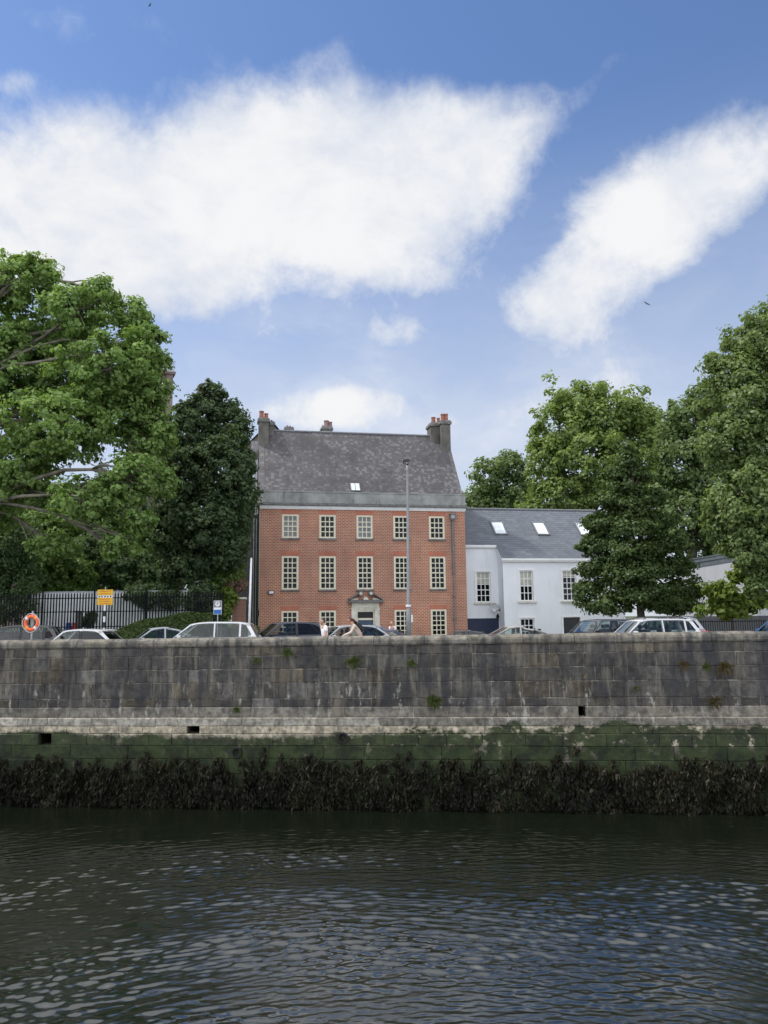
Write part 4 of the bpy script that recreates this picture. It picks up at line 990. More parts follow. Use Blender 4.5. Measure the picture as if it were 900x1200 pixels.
mb = MB(); mb.tube([(L(17.42), B2-.42, 2.34), (L(17.42), B2-.2, 2.2), (L(17.42), B2, 2.2)], .03, 8); mb.tube([(L(17.42), B2-.5, 2.1), (L(17.65), B2-.85, 2.18)], .018, 6); mb.box(L(17.6), L(17.72), B2-.93, B2-.8, 2.12, 2.24); mb.build('dish_arm', M['black_trim'], q)
mb = MB(); mb.tube([(L(17.72), B2-.25, 1.55), (L(17.72), B2-.25, 1.95)], .035, 8); mb.lathe([(.05, 0), (.12, .04), (.11, .2), (.04, .3)], 8, 0, Matrix.Translation((L(17.72), B2-.25, 1.6))); mb.tube([(L(17.72), B2-.25, 1.6), (L(17.72), B2, 1.5)], .03, 6); mb.build('wall_lantern', M['iron'], wh)

# ------------------------------------------------------------------ grey annex on the right
A0 = at(800, 730, 64); A1 = at(888, 730, 52.5); A2 = at(960, 730, 54)
an = thing('grey_annex', (A1.x, A1.y, HZ), 0, 'grey rendered annex with dark cornice and dark plinth behind the sapling', 'building')
zA = at(886, 643, 52.5).z-HZ; v0 = A0-A1; v2 = A2-A1
def annex(mb, z0, z1, out, cap=True):
    d0 = Vector((v0.x, v0.y, 0)); n0 = Vector((-d0.y, d0.x, 0)).normalized()
    if n0.y > 0: n0 = -n0
    d2 = Vector((v2.x, v2.y, 0)); n2 = Vector((-d2.y, d2.x, 0)).normalized()
    if n2.y > 0: n2 = -n2
    pts = [d0+n0*out, Vector((0, -out*1.05, 0)), d2+n2*out, d2+Vector((3, 10, 0)), d0+Vector((3, 8, 0))]
    n = len(pts); mb.poly([(p.x, p.y, z) for z in (z0, z1) for p in pts], [tuple(range(n)), tuple(range(2*n-1, n-1, -1))]+[(k, (k+1) % n, n+(k+1) % n, n+k) for k in range(n)])
mb = MB(); annex(mb, 0, zA-.7, 0); mb.build('wall', M['render_grey'], an)
mb = MB(); annex(mb, -.1, 1.55, .05); mb.build('plinth', M['plinth_dark'], an)
mb = MB(); annex(mb, zA-.7, zA-.35, .08); annex(mb, zA-.35, zA-.08, .18); annex(mb, zA-.08, zA, .26); mb.build('cornice', M['grey_band'], an)
# iron railing before the annex
rl = thing('iron_railing', at(806, 742, 42), 0, 'low black iron railing in front of the dark plinth of the annex', 'railing')
mb = MB(); o = rl.location; zz = road_z(15)-o.z
for k in range(34): mb.box(k*.125, k*.125+.022, 0, .022, zz, zz+1.32)
mb.build('bars', M['iron'], rl); mb = MB(); mb.box(-.02, 4.3, -.01, .035, zz+1.2, zz+1.24); mb.box(-.02, 4.3, -.01, .035, zz+.15, zz+.19); mb.build('rail', M['iron'], rl)

# ------------------------------------------------------------------ cathedral behind the left trees
D = 118; P = at(169, 700, D); tw = thing('church_tower', (P.x, D, 4.5), R(24), 'pinkish stone church tower with open belfry seen behind the plane tree', 'tower')
zt = at(190, 440, D).z-4.5; hwid = 2.5; zb_ = at(190, 466, D).z-4.5
mb = MB(); mb.box(-hwid, hwid, -hwid, hwid, 0, zb_); 
for sx_ in (-1, 1):
    for sy_ in (-1, 1): mb.box(sx_*hwid-.5, sx_*hwid+.5, sy_*hwid-.5, sy_*hwid+.5, 0, zt-.4)
mb.box(-hwid, hwid, -hwid, hwid, zt-1.4, zt-.4); mb.build('shaft', M['church'], tw)
mb = MB(); mb.box(-hwid+.7, hwid-.7, -hwid+.7, hwid-.7, zb_, zt-1.0); mb.build('bell_chamber', M['dark_hole'], tw)
mb = MB()
for side in range(4):
    Mx = Matrix.Rotation(side*math.pi/2, 4, 'Z')
    for k in range(4): mb.box(-1.9+k*1.1, -1.55+k*1.1, -hwid-.05, -hwid+.3, zb_, zt-1.4, M=Mx)
mb.build('belfry_column', M['church_pale'], tw)
mb = MB(); mb.box(-hwid-.8, hwid+.8, -hwid-.8, hwid+.8, zt-.4, zt-.1); mb.box(-hwid-.35, hwid+.35, -hwid-.35, hwid+.35, zb_-.3, zb_); mb.build('cornice', M['church'], tw)
mb = MB(); q = hwid+.9; mb.poly([(-q, -q, zt-.1), (q, -q, zt-.1), (q, q, zt-.1), (-q, q, zt-.1), (0, 0, zt+4.6)], [(0,1,4),(1,2,4),(2,3,4),(3,0,4),(3,2,1,0)]); mb.build('spire', M['lead'], tw)
D = 100; P = at(85, 700, D); ch = thing('stone_church', (P.x, D, 4.5), R(6), 'reddish stone church with white carved arches glimpsed through the plane tree', 'church')
zc = at(85, 572, D).z-4.5
mb = MB(); mb.box(-12, 9, 0, 14, 0, zc); mb.box(-12.3, 9.3, -.3, 14, zc, zc+.5); mb.build('wall', M['church'], ch)
mb = MB()
def arch(x, z, r, w_, h_):
    pts = [(x-r, z-h_)]+[(x-r*math.cos(math.pi*k/12), z+r*1.2*math.sin(math.pi*k/12)) for k in range(13)]+[(x+r, z-h_)]
    inn = [(x-(r-w_), z-h_)]+[(x-(r-w_)*math.cos(math.pi*k/12), z+(r-w_)*1.2*math.sin(math.pi*k/12)) for k in range(13)]+[(x+(r-w_), z-h_)]
    for k in range(len(pts)-1): mb.prism([pts[k], pts[k+1], inn[k+1], inn[k]], -.35, -.02)
for (u, v, r) in ((28, 603, 1.7), (68, 600, 1.7), (95, 600, 1.3), (125, 602, 1.7)):
    q = at(u, v, D); arch(q.x-P.x, q.z-4.5, r, .35, 2.2)
for v in (588, 618): mb.box(-11, 8.5, -.4, -.02, at(85, v, D).z-4.5, at(85, v, D).z-4.5+.45)
for u in (108,): q = at(u, 560, D); mb.box(q.x-P.x-.2, q.x-P.x+.2, -.3, -.02, zc-5, zc-.5)
mb.build('carved_arches', M['church_pale'], ch)
# gabled hall with a round stone window, just left of the brick gable
D = 72; P = at(303, 530, D); gh = thing('gabled_hall', (P.x, D, 4.5), HA, 'gabled hall with a round white stone window behind the left gable of the brick house', 'building')
zr = P.z-4.5
mb = MB(); zp = at(303, 494, D).z-4.5
mb.poly([(-2.2, 0, 0), (3.5, 0, 0), (3.5, 0, zp-3), (1.2, 0, zp), (-2.2, 0, zp-3.6), (-2.2, 8, 0), (3.5, 8, 0), (3.5, 8, zp-3), (1.2, 8, zp), (-2.2, 8, zp-3.6)], [(0,1,2,3,4),(9,8,7,6,5),(0,4,9,5),(1,6,7,2)]); mb.build('wall', M['flank'], gh)
mb = MB(); mb.poly([(-2.5, -.3, zp-3.8), (1.2, -.3, zp+.15), (1.2, 8.2, zp+.15), (-2.5, 8.2, zp-3.8), (3.8, -.3, zp-3.1), (3.8, 8.2, zp-3.1)], [(0,1,2,3),(1,4,5,2)]); mb.build('roof', M['slate_old'], gh)
mb = MB()
for k in range(20):
    a, b = 2*math.pi*k/20, 2*math.pi*(k+1)/20
    mb.prism([(.1+.85*math.cos(a), zr+.85*math.sin(a)), (.1+.85*math.cos(b), zr+.85*math.sin(b)), (.1+.48*math.cos(b), zr+.48*math.sin(b)), (.1+.48*math.cos(a), zr+.48*math.sin(a))], -.18, -.01)
mb.build('round_window_surround', M['church_pale'], gh)
mb = MB(); mb.prism([(.1+.48*math.cos(2*math.pi*k/20), zr+.48*math.sin(2*math.pi*k/20)) for k in range(20)], -.06, -.01); mb.build('round_window', M['glass'], gh)

# ------------------------------------------------------------------ garden, hoarding, railings at left
GZ = 5.85
mb = MB(); xr = at(262, 700, 41).x; mb.poly([(-40, 41.2, GZ), (xr, 41.2, GZ), (xr, 75, GZ), (-40, 75, GZ), (-40, 41.2, 4), (xr, 41.2, 4), (xr, 75, 4), (-40, 75, 4)], [(0,1,2,3),(0,4,5,1),(1,5,6,2)])
tag(mb.build('garden_lawn', M['lawn']), kind='structure')
fy = 40.9; xl = -32
bw = thing('boundary_wall', (xl, fy, 4.2), 0, 'low dark brick wall carrying the black railings at left', 'wall')
mb = MB(); mb.box(0, xr-xl, 0, .28, 0, GZ-4.2-.05); mb.build('brickwork', M['brick_dark'], bw); mb = MB(); mb.box(0, xr-xl+.03, -.04, .32, GZ-4.25, GZ-4.17); mb.build('wall_coping', M['stone_dark'], bw)
ft = at(120, 694, fy).z
rg = thing('palisade_railing', (xl, fy+.14, GZ+.03), 0, 'tall black pointed palisade railings on the low brick wall at left', 'railing')
hF = ft-GZ-.03
mb = MB(); k = 0; x = 0
while x < xr-xl:
    w2 = .033; mb.poly([(x-w2, 0, .02), (x+w2, 0, .02), (x+w2, 0, hF-.09), (x, 0, hF), (x-w2, 0, hF-.09), (x-w2, .02, .02), (x+w2, .02, .02), (x+w2, .02, hF-.09), (x, .02, hF), (x-w2, .02, hF-.09)],
            [(0,1,2,3,4),(9,8,7,6,5),(0,4,9,5),(1,6,7,2),(2,7,8,3),(3,8,9,4)])
    x += .155
mb.build('pales', M['iron'], rg)
mb = MB(); mb.box(0, xr-xl, .02, .06, hF-.32, hF-.27); mb.box(0, xr-xl, .02, .06, hF*.47, hF*.47+.045); mb.box(0, xr-xl, .02, .06, .12, .165); mb.build('rail', M['iron'], rg)
x = 0
while x < xr-xl:
    mb = MB(); mb.box(x, x+.07, .06, .13, 0, hF+.12); mb.build('post', M['iron'], rg); x += 2.75
hy = 45.5; hx0 = at(37, 700, hy).x; hx1 = at(250, 700, hy).x; ht = at(100, 694, hy).z
hd = thing('hoarding', (hx0, hy, GZ), 0, 'pale grey white sheet metal hoarding behind the black railings', 'hoarding')
mb = MB(); x = 0; Wt = hx1-hx0; pts = []
while x < Wt: pts += [(x, 0), (x+.09, 0), (x+.12, .03), (x+.21, .03)]; x += .24
vs = [(a, b, z) for z in (0, ht-GZ) for a, b in pts]; n = len(pts); mb.poly(vs, [(k, k+1, n+k+1, n+k) for k in range(n-1)]); mb.build('sheeting', M['hoard'], hd)
mb = MB(); mb.box(0, Wt, -.03, .06, ht-GZ, ht-GZ+.06); mb.build('top_rail', M['galv'], hd)
x = 0
while x < Wt: mb = MB(); mb.box(x, x+.08, .05, .14, 0, ht-GZ+.1); mb.build('post', M['galv'], hd); x += 2.5
P = at(92, 733, 43); mb = MB(); pt = thing('stone_post', (P.x, 43, GZ), 0, 'dark carved stone post standing on the lawn behind the railings', 'post')
mb.box(-.14, .14, -.14, .14, 0, .95); mb.build('shaft', M['stone_dark'], pt); mb = MB(); mb.box(-.2, .2, -.2, .2, .95, 1.05); mb.build('post_cap', M['stone_dark'], pt)
def toy(u, v, mat, name, label, cat):
    P = at(u, v, 43); root = thing(name, (P.x, 43, GZ), 0, label, cat); h = .34
    mb = MB(); mb.lathe([(.16, 0), (.19, .05), (.15, h*.8), (.17, h*.9), (.12, h)], 12); mb.build('drum', M[mat], root); mb = MB(); mb.lathe([(.17, 0), (.18, .03), (.05, .07)], 12, 0, Matrix.Translation((0, 0, h))); mb.build('lid', M[mat], root)
toy(81, 722, 'blue_toy', 'plastic_barrel', 'small blue plastic barrel on the lawn behind the railings', 'barrel'); toy(88.5, 724, 'red_toy', 'plastic_tub', 'small red plastic tub on the lawn left of the stone post', 'tub')
bush('lawn_shrub', 'dark low shrub on the lawn behind the railings, right of the stone post', 43.5, [(102, 728, 12, 6, 0), (108, 724, 7, 6, 0)], M['leaf_dark'], GZ, .1, .2, 40, .8)

# ------------------------------------------------------------------ street furniture
D = 36; P = at(478.7, 740, D); lp = thing('lamp_post', (P.x, D, road_z(P.x)), 0, 'tall slim grey street lamp in front of the brick house', 'street lamp')
Ht = at(478, 545, D).z-road_z(P.x)
mb = MB(); mb.lathe([(.12, 0), (.12, 1.9), (.10, 2.0), (.085, 2.1), (.055, Ht-.3), (.045, Ht)], 12); mb.build('column', M['lampgrey'], lp, smooth=True)
mb = MB(); mb.tube([(0, 0, Ht-.02), (.0, -.05, Ht+.04), (-.08, -.2, Ht+.08)], .04, 8); mb.box(-.22, .08, -.75, -.15, Ht+.02, Ht+.13); hd_ = mb.build('lamp_head', M['black_trim'], lp, bevel=.03)
mb = MB(); mb.box(-.18, .04, -.68, -.3, Ht+.005, Ht+.02); mb.build('lens', M['clear_lens'], hd_)
lp.rotation_euler = (0, R(.5), 0)
z = at(478, 711, D).z-road_z(P.x)
mb = MB(); mb.lathe([(.125, 0), (.125, .09)], 12, 0, Matrix.Translation((0, 0, z))); mb.build('band', M['white'], lp)
z = at(481, 726, D).z-road_z(P.x); mb = MB(); mb.box(.12, .19, -.08, -.06, z-.12, z+.22); mb.build('tag_plate', M['white'], lp)
D = 40; P = at(291.3, 745, D); P2 = at(294, 655, D); fp = thing('white_pole', (P.x, D, road_z(P.x)), 0, 'thin plain white pole beside the left corner of the brick house', 'pole')
b_ = Vector((0, 0, 0)); e_ = Vector((P2.x-P.x+.02, 0, P2.z-road_z(P.x))); mb = MB(); mb.tube([b_, b_.lerp(e_, .5), e_], [.07, .06, .05], 10); mb.build('shaft', M['white'], fp, smooth=True); mb = MB(); mb.lathe([(.05, 0), (.05, .03), (.01, .06)], 10, 0, Matrix.Translation(e_)); mb.build('finial', M['white'], fp)
# yellow sign
D = 37.5; P = at(121.5, 745, D); ys = thing('yellow_sign', (P.x, D, road_z(P.x)), 0, 'yellow street sign in two panels on a black and white striped post', 'sign')
k = D/F; zt = at(121, 691, D).z-road_z(P.x); z2 = at(121, 697.7, D).z-road_z(P.x); z3 = at(121, 700.5, D).z-road_z(P.x); z4 = at(121, 709, D).z-road_z(P.x)
hwS = 9*k
mb = MB(); nb = 9; zz = 0; Lh = z4/nb
for q in range(nb): mb.lathe([(.055, q*Lh), (.055, (q+1)*Lh)], 10, q % 2)
mb.build('post', [M['white'], M['black_trim']], ys)
mb = MB(); mb.tube([(0, .03, z4), (0, .03, zt+.12)], .03, 8); mb.build('bracket', M['galv'], ys)
for a, b in ((z2, zt), (z4, z3)):
    mb = MB(); mb.box(-hwS, hwS, -.015, .012, a, b); sg = mb.build('panel', M['yellow'], ys, bevel=.006, seg=1)
    mb = MB(); n = 2 if b == zt else 3
    for r_ in range(n):
        zc_ = a+(b-a)*(r_+.6)/(n+.2); x = -hwS*.72
        while x < hwS*.7:
            wL = random.uniform(.015, .03); mb.box(x, x+wL, -.018, -.0152, zc_-.022, zc_+.022); x += wL+.014
    mb.build('lettering', M['red_ink'], sg)
mb = MB(); mb.box(-hwS*.98, hwS*.98, -.012, .01, z3+.004, z2-.004); sg = mb.build('strip', M['white'], ys); mb = MB()
for x in (-.28, -.15, 0.0, .13, .27): mb.box(x-.035, x+.035, -.015, -.0125, z3+.02, z2-.02)
mb.build('lettering', M['black_ink'], sg)
# parking sign
D = 36.5; P = at(254.5, 745, D); ps = thing('parking_sign', (P.x, D, road_z(P.x)), 0, 'small grey and blue parking sign on a thin post before the hedge', 'sign')
z0 = at(254, 720, D).z-road_z(P.x); z1 = at(254, 704, D).z-road_z(P.x); zm = at(254, 714.5, D).z-road_z(P.x); zm2 = at(254, 711.8, D).z-road_z(P.x)
mb = MB(); mb.tube([(0, .03, 0), (0, .03, z1)], .03, 10); mb.build('post', M['galv'], ps)
mb = MB(); mb.box(-.19, .19, -.015, .0, z0, z1); pl = mb.build('panel', M['white'], ps, bevel=.005, seg=1)
mb = MB(); mb.box(-.175, .175, -.019, -.0155, z0+.02, zm); mb.build('blue_field', M['blue_sign'], pl)
mb = MB(); mb.box(-.175, .175, -.019, -.0155, zm2, z1-.02); gf = mb.build('grey_field', M['grey_sign'], pl)
mb = MB(); mb.lathe([(.115, 0), (.115, .006)], 24, 0, Matrix.Translation((0, -.0195, (zm2+z1)/2)) @ Matrix.Rotation(R(90), 4, 'X')); mb.build('disc', M['white'], gf)
cu = bpy.data.curves.new('letter', 'FONT'); cu.body = 'P'; cu.size = .2; cu.extrude = .002; cu.align_x = 'CENTER'; cu.align_y = 'CENTER'
tmp = bpy.data.objects.new('letter', cu); col.objects.link(tmp); bpy.context.view_layer.update(); me = bpy.data.meshes.new_from_object(tmp); bpy.data.objects.remove(tmp)
lt = bpy.data.objects.new('letter', me); col.objects.link(lt); lt.parent = gf; me.materials.clear(); me.materials.append(M['black_ink']); lt.location = (0, -.029, (zm2+z1)/2); lt.rotation_euler = (R(90), 0, 0)
# lifebuoy on its pole
D = 28.4; P = at(38.5, 730, D); px = at(37.3, 740, D).x; zr_ = road_z(px)
lb = thing('lifebuoy_stand', (px, D, zr_), 0, 'galvanised post behind the quay wall holding the orange ring', 'post')
mb = MB(); mb.tube([(0, 0, 0), (0, 0, at(38, 716, D).z-zr_)], .032, 10); mb.build('post', M['galv'], lb); mb = MB(); mb.box(-.05, .05, -.1, .0, P.z-zr_+.18, P.z-zr_+.24); mb.build('hook', M['galv'], lb)
ly_ = thing('lifebuoy', (P.x, D-.12, P.z), R(-8), 'orange lifebuoy ring with amber tape hanging on its post at left', 'lifebuoy')
def torus(mb, R0, r0, a0, a1, n=32, m=10, sx=1.0):
    vs = []
    for k in range(n+1):
        a = a0+(a1-a0)*k/n
        for q in range(m):
            b = 2*math.pi*q/m; rr = R0+r0*math.cos(b)*1.0; vs.append((rr*math.cos(a), r0*.75*math.sin(b), rr*math.sin(a)))
    mb.poly(vs, [(k*m+q, k*m+(q+1) % m, (k+1)*m+(q+1) % m, (k+1)*m+q) for k in range(n) for q in range(m)])
mb = MB(); torus(mb, .24, .062, 0, 2*math.pi); mb.build('ring', M['orange'], ly_, smooth=True)
for a in (45, 135, 225, 315): mb = MB(); torus(mb, .24, .066, R(a-10), R(a+10), 5); mb.build('tape_band', M['tape' if a in (45, 225) else 'white'], ly_, smooth=True)
mb = MB()
for q in range(4):
    a0 = R(45+90*q); pts = [( (.31+.03*math.sin(math.pi*k/8))*math.cos(a0+math.pi/2*k/8), -.03, (.31+.03*math.sin(math.pi*k/8))*math.sin(a0+math.pi/2*k/8)) for k in range(9)]; mb.tube(pts, .009, 5)
mb.build('grab_rope', M['tshirt'], ly_)

# ------------------------------------------------------------------ cars
def car(u, D, vtop, yaw, L_, Hn, style, pm, label, name='parked_car', glassR='car_glass', rails=False, group='cars parked along the quay', W_=1.78):
    P = at(u, 735, D); z0 = road_z(P.x)-.12; H_ = at(u, vtop, D).z-z0
    root = thing(name, (P.x, D, z0), R(yaw), label, 'car', group)
    s = L_/4.3; belt = H_*.63 if style != 'suv' else H_*.615
    hwb = W_/2; k = .30
    A = {'hatch': dict(ws=(-1.15, -.45), rf=1.35, rb=1.98, hood=-.0), 'estate': dict(ws=(-1.15, -.45), rf=1.75, rb=2.05), 'sedan': dict(ws=(-1.05, -.3), rf=.95, rb=1.65), 'suv': dict(ws=(-1.2, -.55), rf=1.7, rb=2.02), 'coupe': dict(ws=(-1.1, -.2), rf=.8, rb=1.75), 'mpv': dict(ws=(-1.35, -.45), rf=1.7, rb=2.02)}[style]
    w0, w1 = A['ws'][0]*s, A['ws'][1]*s; rf_, rb_ = A['rf']*s, A['rb']*s
    F0, R0 = -2.15*s, 2.12*s
    trunk = belt*(1.02 if style in ('sedan', 'coupe') else 1.0)
    # body: side outline with wheel arches
    wr = .33; ax1, ax2 = -1.32*s, 1.28*s
    ol = [(F0+.08, .25), (F0, .45), (F0+.02, belt*.70), (F0+.18, belt*.80), (F0+.55, belt*.90), (w0-.05, belt*.99), (w0+.2, belt), (rb_-.02, trunk+.02), (R0-.03, trunk*.97), (R0+.02, trunk*.78), (R0+.04, .5), (R0-.04, .26)]
    def archp(cx): return [(cx+(wr+.05)*math.cos(a), .33+(wr+.05)*math.sin(a)) for a in [R(q) for q in (-8, 20, 50, 80, 110, 140, 165, 188)]]
    ol = ol+archp(ax2)+archp(ax1)
    mb = MB(); n = len(ol); secs = [(-hwb, .06, .0), (-hwb+.02, 0, 0)]
    vs = []
    for yy, ins in ((-hwb+.10, .12), (-hwb, .0), (hwb, .0), (hwb-.10, .12)):
        for (x, z) in ol:
            if ins:
                zc_ = belt*.55; x2 = x*(1-.012); z_ = z+(.04 if z < .3 else (-.0))
                vs.append((x2, yy if z > belt*.62 else yy*1.06, z_))
            else: vs.append((x, yy*(1 if z < belt*.86 else .93), z*(1 if z < belt*.86 else .985)))
    fs = [tuple(range(n)), tuple(range(4*n-1, 3*n-1, -1))]
    for j in range(3):
        for i_ in range(n): fs.append((j*n+(i_+1) % n, j*n+i_, (j+1)*n+i_, (j+1)*n+(i_+1) % n))
    mb.poly(vs, fs); body = mb.build('body', pm, root, bevel=.025, seg=2)
    # cabin
    def wdt(z): return hwb*.93-(z-belt)*k
    H2 = H_
    ar = {'coupe': .9, 'sedan': .93, 'hatch': .95, 'mpv': .955, 'estate': .955, 'suv': .96}[style]
    top = [(w0, belt-.06), (w1, H2*.955), (w1+.25*s, H2*.985), (w1+.6*s, H2), ((w1+rf_)/2+.1, H2*.997), (rf_-.45*s, H2*(ar+.035)), (rf_-.15*s, H2*(ar+.008)), (rf_, H2*(ar-.015)), (rb_, belt-.02)]
    def roofline(x):
        pp = top[1:-1]
        if x <= pp[0][0]: return pp[0][1]
        for (xa, za), (xb, zb4) in zip(pp, pp[1:]):
            if x <= xb: return za+(zb4-za)*(x-xa)/(xb-xa)
        return pp[-1][1]
    if style in ('hatch', 'estate', 'suv', 'mpv'): top[-1] = (rb_+.02, belt-.04)
    cols = 7
    mb = MB(); rt = top[1:-1]; vs = []
    for lay in (0, 1):
        for (x, z) in rt:
            for q in range(cols):
                f_ = -1+2*q/(cols-1); vs.append((x-.05*(1-f_*f_)*(1 if x < w1+.05 else 0), f_*wdt(z), z+.035*(1-f_**4)-.035-.03*lay))
    m_ = len(rt); oo = m_*cols
    fs = [(i_*cols+q, i_*cols+q+1, (i_+1)*cols+q+1, (i_+1)*cols+q) for i_ in range(m_-1) for q in range(cols-1)]
    fs += [tuple(oo+k for k in f) for f in fs]
    rim_ = [q for q in range(cols)]+[i_*cols+cols-1 for i_ in range(1, m_)]+[(m_-1)*cols+q for q in range(cols-2, -1, -1)]+[i_*cols for i_ in range(m_-2, 0, -1)]
    fs += [(rim_[k], rim_[(k+1) % len(rim_)], oo+rim_[(k+1) % len(rim_)], oo+rim_[k]) for k in range(len(rim_))]
    mb.poly(vs, fs); mb.build('roof', pm, root, smooth=True)
    def plate(mb, pol, side, th=.045):
        n_ = len(pol); vs = [(x, side*(wdt(z)+.002), z) for x, z in pol]+[(x, side*(wdt(z)-th), z) for x, z in pol]
        mb.poly(vs, [tuple(range(n_)), tuple(range(2*n_-1, n_-1, -1))]+[(k, (k+1) % n_, n_+(k+1) % n_, n_+k) for k in range(n_)])
    # seats seen through the glass
    for (sx0, rows_) in ((w1+.35*s, 2), (w1+1.25*s, 2)):
        for yy in (-.36, .36):
            mb = MB(); mb.box(sx0+.0, sx0+.14, yy-.22, yy+.22, belt-.2, belt+.16); mb.box(sx0+.03, sx0+.12, yy-.12, yy+.12, belt+.19, belt+.36); mb.build('seat', M['bag'], root, bevel=.03)
    mb = MB(); mb.box(w0+.2, w0+.55, -hwb*.8, hwb*.8, belt-.05, belt+.035); mb.build('dashboard', M['bag'], root, bevel=.03)
    mb = MB(); mb.box(w0+.3, rb_-.1, -hwb*.86, hwb*.86, belt+.006, belt+.012); mb.build('interior', M['bag'], root)
    # panels of glass
    def screen(pa, pb, name_, mat, side):
        mb = MB(); (xa, za), (xb, zb2) = pa, pb; cc_ = 5; vs = []
        for (x, z) in ((xa, za), (xb, zb2)):
            for q in range(cc_):
                f_ = -1+2*q/(cc_-1); vs.append((x+side*(.014+(.06 if side < 0 else .04)*(1-f_*f_)), f_*(wdt(z)-.09), z+.012-.02*(f_*f_)))
        mb.poly(vs, [(q, q+1, cc_+q+1, cc_+q) for q in range(cc_-1)]); return mb.build(name_, mat, root, smooth=True)
    lerp = lambda a, b, q: (a[0]+(b[0]-a[0])*q, a[1]+(b[1]-a[1])*q)
    screen(lerp(top[0], top[1], .12), lerp(top[0], top[1], .95), 'windscreen', M['screen_glass'], -1)
    screen(lerp(top[-1], top[-2], .22 if style not in ('sedan', 'coupe') else .12), lerp(top[-1], top[-2], .9), 'rear_window', M['car_glass_dark'], 1)
    # side windows
    zt_ = H2*.945; zb3 = belt+.035
    fx = lambda z: w0+(w1-w0)*(z-belt)/(H2*.965-belt)+.10
    bx_ = lambda z: rb_+(rf_-rb_)*(z-belt)/(H2*.955-belt)-(.16 if style in ('suv', 'estate', 'mpv') else .2)
    mid = (w1+rf_)/2*.55+.1; mid2 = (rf_-.12 if style in ('estate', 'suv', 'mpv') else None)
    cuts = [(None, mid-.04), (mid+.04, mid2-.04 if mid2 and mid2 < bx_(zt_)+.4 else None)]
    if cuts[1][1] is not None: cuts.append((mid2+.04, None)); mid2 = min(mid2, 9)
    if cuts[1][1] is not None: 
        mid2 = mid+.95*s; cuts = [(None, mid-.04), (mid+.04, mid2-.05), (mid2+.05, None)]
    for side in (-1, 1):
        for (a, b) in cuts:
            zr0 = roofline(w1)-.07
            xa0, xa1 = (fx(zb3), fx(zr0)+.02) if a is None else (a, a)
            xb1 = bx_(roofline(rf_)-.08)-.04 if b is None else b
            xb0 = (bx_(zb3)-.06) if b is None else b
            if xb1-xa1 < .12: continue
            nn = 5; pol = [(xa0, zb3)]
            if b is None: pol += [(xb0-.14, zb3+.01), (xb0, zb3+.09)]
            else: pol += [(xb0, zb3)]
            for q in range(nn+1):
                x = xb1+(xa1-xb1)*q/nn; pol.append((x, roofline(x)-.07-(.03 if q in (0, nn) and (a is None and q == nn or b is None and q == 0) else 0)))
            mb = MB(); mb.poly([(x, side*(wdt(z)-.004), z) for x, z in pol], [tuple(range(len(pol)))])
            mb.build('side_window', M[glassR if b is None else 'car_glass'], root)
            tr_ = MB(); e = .022
            for q in range(len(pol)):
                p, p2 = pol[q], pol[(q+1) % len(pol)]; tr_.tube([(p[0], side*(wdt(p[1])+.004), p[1]), (p2[0], side*(wdt(p2[1])+.004), p2[1])], .011, 5)
            tr_.build('window_seal', M['black_trim'], root)
        pil = MB(); zr0 = roofline(w1)-.07
        xs_ = [w1+(rf_-w1)*q/8 for q in range(9)]
        plate(pil, [(x, roofline(x)-.012) for x in xs_]+[(x, roofline(x)-.085) for x in xs_[::-1]], side)
        plate(pil, [(w0, belt-.05), (w1, roofline(w1)-.01), (w1+.1, roofline(w1)-.075), (fx(zr0)+.02, zr0), (fx(zb3)+.03, zb3), (fx(zb3)+.03, belt-.05)], side)
        plate(pil, [(w0+.1, zb3+.01), (w0+.1, belt-.06), (rb_, belt-.06), (rb_-.02, zb3+.01)], side)
        xr1 = bx_(roofline(rf_)-.08)-.04; xr0 = bx_(zb3)-.06
        plate(pil, [(xr0-.14, belt-.05), (xr0-.14, zb3+.01), (xr0, zb3+.09), (xr1, roofline(xr1)-.10), (xr1, roofline(xr1)-.01), (rf_, roofline(rf_)-.01), (rb_+.01, belt-.03)], side)
        pil.build('pillar_frame', pm, root)
        for (a, b) in cuts[1:]:
            pil = MB(); plate(pil, [(a-.09, belt-.02), (a-.09, roofline(a)-.07), (a+.01, roofline(a)-.07), (a+.01, belt-.02)], side, .05)
            pil.build('door_pillar', M['black_trim'] if pm.name.startswith('dark') or style == 'hatch' else pm, root)
        mb = MB(); mb.box(w0+.28, w0+.42, side*(hwb*.93), side*(hwb+.17), belt+.0, belt+.13); mb.build('wing_mirror', M['black_trim'] if pm.name.startswith('dark') else pm, root, bevel=.03)
        for ax_ in (ax1, ax2):
            MM = Matrix.Translation((ax_, side*(hwb-.13), wr)) @ Matrix.Rotation(R(90), 4, 'X')
            mb = MB(); mb.lathe([(wr*.66, -.11), (wr*.94, -.11), (wr, -.07), (wr, .07), (wr*.94, .11), (wr*.66, .11)], 20, 0, MM); wh_ = mb.build('wheel', M['rubber'], root, smooth=False)
            mb = MB(); mb.lathe([(.05, side*-.09-.01), (wr*.64, side*-.09-.01), (wr*.66, side*-.09+.01), (.05, side*-.09+.01)], 16, 0, MM); mb.build('rim', M['rim'], wh_)
        mb = MB(); mb.box(R0-.25, R0+.05, side*(hwb-.28), side*(hwb+.004), belt*.80, belt*.97); mb.build('tail_light', M['tail'], root, bevel=.02)
        mb = MB(); mb.box(F0-.0, F0+.35, side*(hwb-.35), side*(hwb-.02), belt*.68, belt*.80); mb.build('headlight', M['clear_lens'], root, bevel=.02)
        mb = MB(); mb.box(mid-.32, mid-.12, side*hwb*.985, side*(hwb*.985+.03), belt*.83, belt*.86); mb.build('door_handle', M['black_trim'], root)
